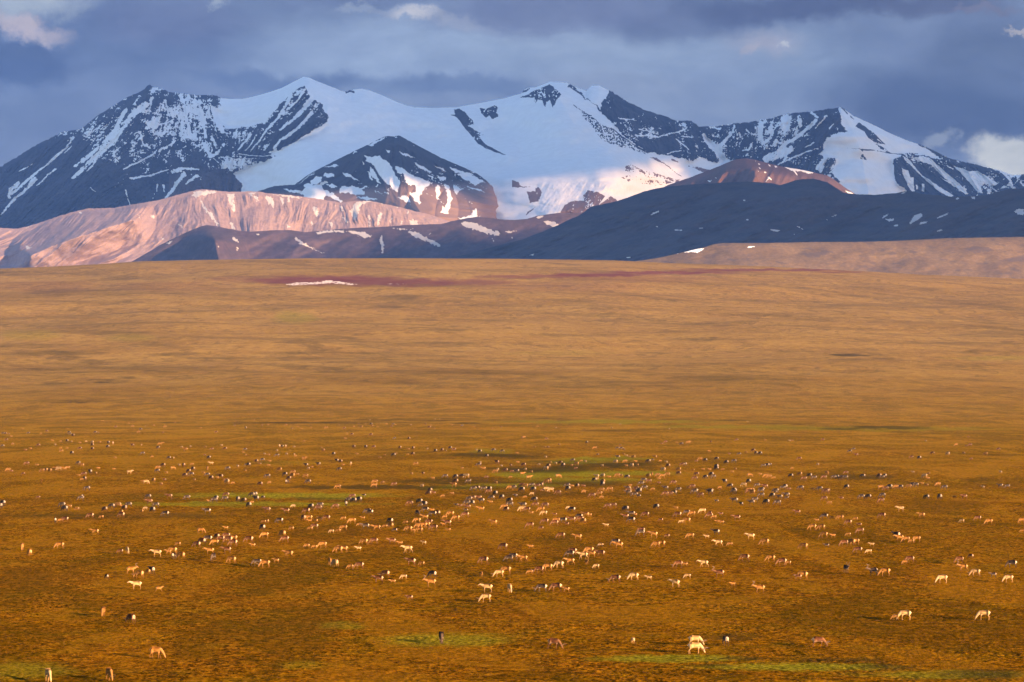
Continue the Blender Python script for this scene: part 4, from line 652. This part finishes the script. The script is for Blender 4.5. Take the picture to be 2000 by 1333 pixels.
def skin_mesh(name, vs, es, sub=1):
    me = bpy.data.meshes.new(name); me.from_pydata([v[:3] for v in vs], es, []); me.update()
    o = bpy.data.objects.new(name, me); COL.objects.link(o)
    md = o.modifiers.new('skin', 'SKIN'); sv = me.skin_vertices[0].data
    for i, v in enumerate(vs): sv[i].radius = (v[3], v[4] if len(v) > 4 else v[3]); sv[i].use_root = (i == 0)
    md.use_smooth_shade = True
    if sub: s_ = o.modifiers.new('sub', 'SUBSURF'); s_.levels = sub; s_.render_levels = sub
    dg = bpy.context.evaluated_depsgraph_get(); dg.update(); out = bpy.data.meshes.new_from_object(o.evaluated_get(dg))
    bpy.data.objects.remove(o); bpy.data.meshes.remove(me); out.name = name
    return out
def caribou_mesh(pose, sub=1):
    vs = [(-.10,0,.97,.27,.33), (-.48,0,1.0,.235,.28), (-.66,0,.96,.16,.21), (-.76,0,1.0,.05), (-.82,0,.88,.035), (.28,0,.96,.25,.34), (.52,0,1.0,.18,.26)]
    es = [(0,1),(1,2),(2,3),(3,4),(0,5),(5,6)]
    def chain(start, pts):
        a = start
        for p in pts: vs.append(p); es.append((a, len(vs) - 1)); a = len(vs) - 1
        return a
    if pose == 'graze': h = chain(6, [(.74,0,.80,.14,.21), (.93,0,.53,.095,.13), (1.03,0,.36,.085,.10), (1.10,0,.22,.065,.075), (1.15,0,.09,.045,.05)])
    elif pose == 'run': h = chain(6, [(.76,0,1.16,.12,.17), (.93,0,1.30,.09,.115), (1.06,0,1.32,.08,.095), (1.20,0,1.26,.06,.065), (1.33,0,1.20,.042,.045)])
    else: h = chain(6, [(.76,0,1.10,.135,.20), (.96,0,1.20,.09,.12), (1.09,0,1.22,.082,.098), (1.24,0,1.14,.06,.068), (1.37,0,1.07,.044,.048)])
    head = h - 2; p = vs[head]
    for s in (1, -1):
        q = vs[head - 1]; chain(head, [(p[0] - .05, s * .12, p[2] + (.10 if pose != 'graze' else .06), .026, .016)])
    st = {'graze': ((.02,-.10),(.06,-.12)), 'stand': ((.0,-.03),(.0,-.05)), 'walk': ((.24,-.22),(-.26,.20)), 'run': ((.32,.24),(-.30,-.22))}[pose]
    for i, s in enumerate((1, -1)):
        f, hd = st[0][i], st[1][i]
        chain(5, [(.38,s*.12,.80,.115,.13), (.42+f*.45,s*.13,.50,.058), (.42+f*.8+(.04 if f<0 else 0),s*.13,.27,.036), (.42+f,s*.13,.08,.034), (.46+f,s*.13,.025,.046,.03)])
        chain(1, [(-.52,s*.13,.80,.14,.17), (-.44+hd*.3,s*.14,.62,.095,.11), (-.62+hd*.75,s*.135,.42,.045), (-.58+hd*.9,s*.13,.22,.036), (-.57+hd,s*.13,.08,.034), (-.53+hd,s*.13,.025,.046,.03)])
    me = skin_mesh('caribou', vs, es, sub)
    co = np.empty(len(me.vertices) * 3, np.float32); me.vertices.foreach_get('co', co); co = co.reshape(-1, 3)
    x, z = co[:, 0], co[:, 2]
    rump = sst(-x, .50, .62) * sst(z, .55, .75); neck = sst(x, .42, .62) * sst(z + (.6 if pose == 'graze' else 0), .7, .9); leg = 1 - sst(z, .45, .62)
    if pose == 'graze': leg = leg * (1 - sst(x, .72, .82))
    belly = (1 - sst(z, .72, .80)) * sst(z, .62, .70) * (np.abs(x) < .5)
    for k_, a in (('rump', np.maximum(rump, belly * .6)), ('neck', neck), ('leg', leg)):
        at = me.attributes.new(k_, 'FLOAT', 'POINT'); at.data.foreach_set('value', a.astype(np.float32))
    return me, (p[0], p[2])
POSES = {k_: caribou_mesh(k_) for k_ in ('graze', 'stand', 'walk', 'run')}
BODY = {}
for ps_, (me_, hp_) in POSES.items():
    for ct_ in COATS:
        mm = me_.copy(); mm.name = 'caribou_' + ps_; mm.materials.clear(); mm.materials.append(CM[ct_]); BODY[ps_, ct_] = mm
def antler_mesh(pose, s):
    x, z = POSES[pose][1]; up = 1 if pose != 'graze' else .55; bk = -.30 if pose != 'graze' else .02; tilt = .0 if pose != 'graze' else .30
    vs = [(x, s * .05, z + .06, .018), (x - .14 + bk * .2 + tilt*.2, s * .14, z + .22 * up + .05, .017), (x - .22 + bk * .3 + tilt, s * .24, z + .42 * up, .016), (x - .12 + tilt * 1.2, s * .26, z + .60 * up, .014), (x + .02 + tilt * 1.3, s * .20, z + .66 * up, .010),
          (x + .10, s * .07, z + .16, .012), (x - .28 + tilt, s * .30, z + .56 * up, .010), (x + .0 + tilt * 1.2, s * .29, z + .52 * up, .010)]
    me = skin_mesh('antler', vs, [(0,1),(1,2),(2,3),(3,4),(0,5),(2,6),(3,7)], 0); me.materials.append(M_ANT); return me
ANT = {(ps_, s): antler_mesh(ps_, s) for ps_ in POSES for s in (1, -1)}

hu = np.array([h[0] for h in HERD]); hv = np.array([h[1] for h in HERD])
HX, HY, HZ = ray_ground(hu, hv)
order = np.argsort(HY)
HEAD = {'L': 180, 'l': 140, 'A': 95, 'R': 0, 'F': -75}
CN = {'p': 'cream', 't': 'tan', 'b': 'brown', 'd': 'dark'}
info = []
for i in order:
    code = HERD[i][2]; ct = code[0]; hd = code[1]; calf = 's' in code[2:]
    pose = 'walk' if 'w' in code[2:] else 'stand' if 'h' in code[2:] else None
    if pose is None: pose = 'graze' if random.random() < (.45 if calf else .9) else 'stand'
    if calf and 'w' in code[2:]: pose = 'run'
    ang = HEAD[hd] + random.gauss(0, 11) - (48 if abs(HERD[i][0] - 1082) < 1 else 0); sc_ = (.57 if calf else .90) * random.uniform(.93, 1.07)
    info.append(dict(i=i, u=HERD[i][0], v=HERD[i][1], X=HX[i], Y=HY[i], Z=HZ[i], ct=ct, hd=hd, calf=calf, pose=pose, ang=ang, sc=sc_))
NEAR = info[:300]; FARH = info[300:]
HDW = {'L': 'leftward', 'l': 'away to the left', 'A': 'with its back turned', 'R': 'rightward', 'F': 'head-on'}
labels = {}
for k, a in enumerate(NEAR):
    kind = CN[a['ct']] + (' calf' if a['calf'] else ' caribou')
    if a['ct'] in 'bd' and not a['calf']: kind = {'b': 'brown caribou', 'd': 'dark caribou'}[a['ct']]
    act = {'graze': 'grazing', 'stand': 'standing', 'walk': 'walking', 'run': 'running'}[a['pose']]
    best, bd = None, 1e9
    for b in info:
        if b is a: continue
        d = math.hypot(b['u'] - a['u'], 2 * (b['v'] - a['v']))
        if d < bd: best, bd = b, d
    if bd > 75: rel = 'on its own'
    else:
        w = ('behind' if best['v'] > a['v'] else 'in front of') if abs(best['u'] - a['u']) < 9 else ('left of' if best['u'] > a['u'] else 'right of')
        rel = w + ' a ' + CN[best['ct']] + (' calf' if best['calf'] else ' one')
    dirw = {'L': 'left', 'l': 'away', 'A': 'away', 'R': 'right', 'F': 'forward'}[a['hd']]
    pos = '%d%% across %d%% up the photo' % (round(a['u'] / 20), round((1333 - a['v']) / 13.33))
    lb = f"{kind} {act} {dirw}, {rel}, {pos}"
    if lb in labels: pos = '%.1f%% across %.1f%% up the photo' % (a['u'] / 20, (1333 - a['v']) / 13.33); lb = f"{kind} {act} {dirw}, {rel}, {pos}"
    if len(lb.replace('%', '').replace('.', ' ').split()) > 16: lb = f"{kind} {act}, {pos}"
    labels[lb] = 1; a['label'] = lb
for k, a in enumerate(NEAR):
    o = bpy.data.objects.new('caribou', BODY[a['pose'], a['ct']]); COL.objects.link(o)
    o.location = (a['X'], a['Y'], a['Z'] + .06); o.rotation_euler = (0, 0, R(a['ang'])); o.scale = (a['sc'], a['sc'] * random.uniform(.95, 1.1), a['sc'])
    o['label'] = a['label']; o['category'] = 'caribou'; o['group'] = 'caribou herd grazing across the tundra'
    if k < 70 and not a['calf'] and random.random() < .6:
        for s in (1, -1):
            t = bpy.data.objects.new('antler', ANT[a['pose'], s]); COL.objects.link(t); t.parent = o
# the far part of the herd, too many to tell one by one
LOW = {ps_: caribou_mesh(ps_, 0)[0] for ps_ in ('graze', 'stand')}
def far_herd(items):
    V_, F_, MI, at = [], [], [], {'rump': [], 'neck': [], 'leg': []}; off = 0
    dat = {}
    for ps_, me in LOW.items():
        co = np.empty(len(me.vertices) * 3, np.float32); me.vertices.foreach_get('co', co)
        fs = [tuple(p.vertices) for p in me.polygons]; A = {}
        for k_ in at: z_ = np.empty(len(me.vertices), np.float32); me.attributes[k_].data.foreach_get('value', z_); A[k_] = z_
        dat[ps_] = (co.reshape(-1, 3), fs, A)
    for a in items:
        co, fs, A = dat['graze' if a['pose'] == 'graze' else 'stand']; c, s = math.cos(R(a['ang'])), math.sin(R(a['ang']))
        p = co * a['sc']; V_.append(np.stack([p[:, 0] * c - p[:, 1] * s + a['X'], p[:, 0] * s + p[:, 1] * c + a['Y'], p[:, 2] + a['Z'] + .05], -1))
        F_ += [tuple(i + off for i in f) for f in fs]; MI += ['ptbd'.index(a['ct'])] * len(fs); off += len(co)
        for k_ in at: at[k_].append(A[k_])
    me = bpy.data.meshes.new('distant_herd'); me.from_pydata(np.vstack(V_).tolist(), [], F_); me.update()
    me.polygons.foreach_set('material_index', MI); me.polygons.foreach_set('use_smooth', [True] * len(F_))
    for k_ in at: x_ = me.attributes.new(k_, 'FLOAT', 'POINT'); x_.data.foreach_set('value', np.concatenate(at[k_]))
    for k_ in 'ptbd': me.materials.append(CM[k_])
    o = bpy.data.objects.new('distant_herd', me); COL.objects.link(o); o['kind'] = 'stuff'; o['category'] = 'caribou herd'
    o['label'] = 'far part of the caribou herd, hundreds of tiny animals spread over the plain'
far_herd(FARH)
for me_ in LOW.values(): bpy.data.meshes.remove(me_)
print('HERD', len(info), len(labels))
# ================================================================== added, unseen cloud bank that keeps the evening sun off the summits
# clouds added up-sun, outside the frame, shaped by votes for which slopes go dark
ZC = 4200.0
TE = math.tan(SUN_EL); SH = (math.sin(SUN_AZ), -math.cos(SUN_AZ))
def upsun(X, Y, Z): d = (ZC - Z) / TE; return X + d * SH[0], Y + d * SH[1]
CELL = 110.0
gx0, gx1, gy0, gy1 = -3000, 27000, -17000, 12000
NX, NY = int((gx1 - gx0) / CELL), int((gy1 - gy0) / CELL)
acc = np.zeros((NY, NX)); cnt = np.zeros((NY, NX))
def vote(S, want, w=1.0):
    U, V, X, Y, Z = [a[::2, ::2] for a in S]
    ok = (U > -60) & (U < 2060) & (V < HV - 190)
    a, b = upsun(X, Y, Z); i = ((b - gy0) / CELL).astype(int); j = ((a - gx0) / CELL).astype(int)
    ok &= (i >= 0) & (i < NY) & (j >= 0) & (j < NX); q = want(U, V)
    np.add.at(acc, (i[ok], j[ok]), (q * w)[ok]); np.add.at(cnt, (i[ok], j[ok]), w)
def w_mass(U, V):
    lit = sst(U, 930, 990) * (1 - sst(U, 1310, 1420)) * sst(V + 14 * fbm(U / 55, V / 30, 3, 771) + np.clip(U - 1180, 0, 140) * .22, 324, 356)
    return 1 - 2 * lit
vote(SM, w_mass); vote(SCN, lambda U, V: 1 - 2 * sst(V - 26 * (U < 740), 340, 366), 1.0)
vote(SB, lambda U, V: -np.ones(U.shape), 1.5); vote(ST, lambda U, V: -np.ones(U.shape), 5.); vote(SP_, lambda U, V: -np.ones(U.shape) * .4, 1.0)
vote(SD, lambda U, V: 1.0 * (U > 1080) + 0 * U, 1.2); vote(SMID, lambda U, V: -np.ones(U.shape), 2.0)
gg = (GY > 250) & (GY < YC) & (np.abs(GX) < .26 * GY)
a_, b_ = upsun(GX[gg], GY[gg], GZ[gg]); i_ = ((b_ - gy0) / CELL).astype(int); j_ = ((a_ - gx0) / CELL).astype(int); ok_ = (i_ >= 0) & (i_ < NY) & (j_ >= 0) & (j_ < NX)
np.add.at(acc, (i_[ok_], j_[ok_]), -.5); np.add.at(cnt, (i_[ok_], j_[ok_]), .5)
def blur(a, n, s):
    k = np.exp(-(np.arange(-n, n + 1) / s) ** 2); k /= k.sum()
    a = np.apply_along_axis(lambda r: np.convolve(r, k, 'same'), 0, a); return np.apply_along_axis(lambda r: np.convolve(r, k, 'same'), 1, a)
val = np.where(cnt > 0, acc / np.maximum(cnt, 1e-6), 0); has = (cnt > 0).astype(float)
num = blur(val * has, 3, 1.5); den = blur(has, 3, 1.5)
fld = np.where(den > .02, num / np.maximum(den, .02), 0)
num2 = blur(val * has, 24, 12); den2 = blur(has, 24, 12)
fld = np.where(den > .02, fld, np.where(den2 > .002, num2 / np.maximum(den2, .002), -.3) * .6)
# thin half-transparent sheets, added out of view to dim the sun on far lit slopes
gate = np.zeros((NY, NX)); gok = np.zeros((NY, NX))
for S_, w_ in ((SM, w_mass), (SCN, lambda U, V: 1 - 2 * sst(V, 340, 366)), (ST, lambda U, V: U * 0 - 1.), (SP_, lambda U, V: U * 0 - 1.), (SB, lambda U, V: U * 0 - 1.)):
    U, V, X, Y, Z = [a[::2, ::2] for a in S_]; a, b = upsun(X, Y, Z); i = np.clip(((b - gy0) / CELL).astype(int), 0, NY - 1); j = np.clip(((a - gx0) / CELL).astype(int), 0, NX - 1)
    m_ = (w_(U, V) < .5) & (U > -200) & (U < 2100); np.add.at(gate, (i[m_], j[m_]), 1.)
for X, Y, Z in ((GX[gg], GY[gg], GZ[gg]), tuple(a[(SMID[0] < 2020) & (SMID[1] < 560)] for a in SMID[2:])):
    a, b = upsun(X, Y, Z); i = np.clip(((b - gy0) / CELL).astype(int), 0, NY - 1); j = np.clip(((a - gx0) / CELL).astype(int), 0, NX - 1); np.add.at(gok, (i, j), 1.)
gm = np.zeros((NY, NX)); U, V, X, Y, Z = [a[::2, ::2] for a in SM]; a, b = upsun(X, Y, Z); m_ = (w_mass(U, V) < .9) & (U > 800) & (U < 1500)
np.add.at(gm, (np.clip(((b - gy0) / CELL).astype(int), 0, NY - 1)[m_], np.clip(((a - gx0) / CELL).astype(int), 0, NX - 1)[m_]), 1.)
dimmer2 = blur((gm > 0).astype(float), 8, 3.) - .15 - 1.2 * blur((gok > 0).astype(float), 4, 1.5)
pass
dimmer = blur((gate > 0).astype(float), 8, 3.) - 1.2 * blur((gok > 0).astype(float), 4, 1.5)
ii, jj = np.mgrid[0:NY, 0:NX]
fld = blur(fld, 2, 1.0) + .10 * fbm(jj / 9., ii / 9., 3, 801)
cx = gx0 + (jj + .5) * CELL; cy = gy0 + (ii + .5) * CELL
M_SHADE_CLOUD = bpy.data.materials.new('shade_cloud_vapour'); M_SHADE_CLOUD.use_nodes = True
M_SHADE_CLOUD.node_tree.nodes['Principled BSDF'].inputs['Base Color'].default_value = (.8, .8, .8, 1); M_SHADE_CLOUD.node_tree.nodes['Principled BSDF'].inputs['Roughness'].default_value = 1
M_DIMMER = bpy.data.materials.new('sun_dimmer_sheet'); M_DIMMER.use_nodes = True; T = NT(M_DIMMER.node_tree); T.n.clear()
tr_ = T.n.new('ShaderNodeBsdfTransparent'); tr_.inputs[0].default_value = (.74, .715, .67, 1); di_ = T.n.new('ShaderNodeBsdfDiffuse'); di_.inputs[0].default_value = (.8, .8, .8, 1)
mx_ = T.n.new('ShaderNodeMixShader'); mx_.inputs[0].default_value = .08; T.l.new(tr_.outputs[0], mx_.inputs[1]); T.l.new(di_.outputs[0], mx_.inputs[2]); T.l.new(mx_.outputs[0], T.n.new('ShaderNodeOutputMaterial').inputs[0])
def make_shade_clouds(fld, ZC, M_SHADE_CLOUD, thick):
  on = fld > 0.0; sx_, sy_ = (ZC - 4200.0) / TE * SH[0], (ZC - 4200.0) / TE * SH[1]
  # separate banks: flood-fill the cells
  lab = np.zeros(on.shape, int); nlab = 0
  for si, sj in zip(*np.nonzero(on)):
      if lab[si, sj]: continue
      nlab += 1; st = [(si, sj)]; lab[si, sj] = nlab
      while st:
          a, b = st.pop()
          for c, d in ((a+1,b),(a-1,b),(a,b+1),(a,b-1)):
              if 0 <= c < NY and 0 <= d < NX and on[c, d] and not lab[c, d]: lab[c, d] = nlab; st.append((c, d))
  th = np.clip(fld, 0, .5) * 2
  for L in range(1, nlab + 1):
      cells = lab == L
      if cells.sum() < 60: continue
      corner = np.zeros((NY + 1, NX + 1)); n4 = np.zeros((NY + 1, NX + 1))
      for a in (0, 1):
          for b in (0, 1): corner[a:NY + a, b:NX + b] += np.where(cells, th, 0); n4[a:NY + a, b:NX + b] += cells
      edge = (n4 > 0) & (n4 < 4); corner = corner / 4; corner[edge] *= .0
      ci, cj = np.mgrid[0:NY + 1, 0:NX + 1]
      lump = 1 + .6 * fbm(cj / 6., ci / 6., 3, 811)
      Xc = sx_ + gx0 + cj * CELL + 70 * fbm(cj / 3., ci / 3., 2, 821) * 2; Yv = sy_ + gy0 + ci * CELL + 70 * fbm(cj / 3. + 9, ci / 3., 2, 822) * 2
      top = ZC + corner * 260 * lump * thick; bot = ZC - corner * 60 * thick - 3
      used = n4 > 0; vid = -np.ones(used.shape, int); vid[used] = np.arange(used.sum()); nU = int(used.sum())
      vt = np.stack([Xc[used], Yv[used], top[used]], -1); vb_ = np.stack([Xc[used], Yv[used], bot[used]], -1)
      qi, qj = np.nonzero(cells)
      A, B, Cc, Dd = vid[qi, qj], vid[qi, qj + 1], vid[qi + 1, qj + 1], vid[qi + 1, qj]
      q = np.vstack([np.stack([A, B, Cc, Dd], -1), np.stack([Dd, Cc, B, A], -1) + nU]); verts = np.vstack([vt, vb_]).astype(np.float32)
      me = bpy.data.meshes.new('shade_cloud'); me.vertices.add(len(verts)); me.vertices.foreach_set('co', verts.ravel())
      me.loops.add(q.size); me.loops.foreach_set('vertex_index', q.ravel().astype(np.int32)); me.polygons.add(len(q))
      me.polygons.foreach_set('loop_start', np.arange(0, q.size, 4, dtype=np.int32)); me.polygons.foreach_set('loop_total', np.full(len(q), 4, np.int32)); me.update()
      me.materials.append(M_SHADE_CLOUD); o = bpy.data.objects.new('shade_cloud', me); COL.objects.link(o); o['kind'] = 'structure'


make_shade_clouds(fld, ZC, M_SHADE_CLOUD, 1.0)
make_shade_clouds(dimmer, ZC - 330, M_DIMMER, .3)
M_DIMMER2 = M_DIMMER.copy(); [n for n in M_DIMMER2.node_tree.nodes if n.bl_idname == 'ShaderNodeBsdfTransparent'][0].inputs[0].default_value = (.68, .65, .60, 1)
make_shade_clouds(dimmer2, ZC - 620, M_DIMMER2, .3)  # second added sheet, dims the sun on the lit glacier

# ================================================================== air
def haze(density, color, aniso=0.0):
    x0, x1, y0, y1, z0, z1 = -9000, 10500, -700, 21500, -620, 2900
    vs = [(x, y, z) for z in (z0, z1) for y in (y0, y1) for x in (x0, x1)]
    fs = [(0, 2, 3, 1), (4, 5, 7, 6), (0, 1, 5, 4), (2, 6, 7, 3), (0, 4, 6, 2), (1, 3, 7, 5)]
    me = bpy.data.meshes.new('haze'); me.from_pydata(vs, [], fs); me.update()
    m = bpy.data.materials.new('haze'); m.use_nodes = True; nt = m.node_tree; nt.nodes.clear()
    v = nt.nodes.new('ShaderNodeVolumePrincipled'); v.inputs['Color'].default_value = color + (1,); v.inputs['Density'].default_value = density; v.inputs['Anisotropy'].default_value = aniso
    oo = nt.nodes.new('ShaderNodeOutputMaterial'); nt.links.new(v.outputs[0], oo.inputs['Volume'])
    me.materials.append(m); o = bpy.data.objects.new('haze', me); COL.objects.link(o); o['kind'] = 'stuff'
    o['label'] = 'thin blue evening haze over the plain and mountains'; return o
haze(1.3e-5, (.13, .33, 1.0))
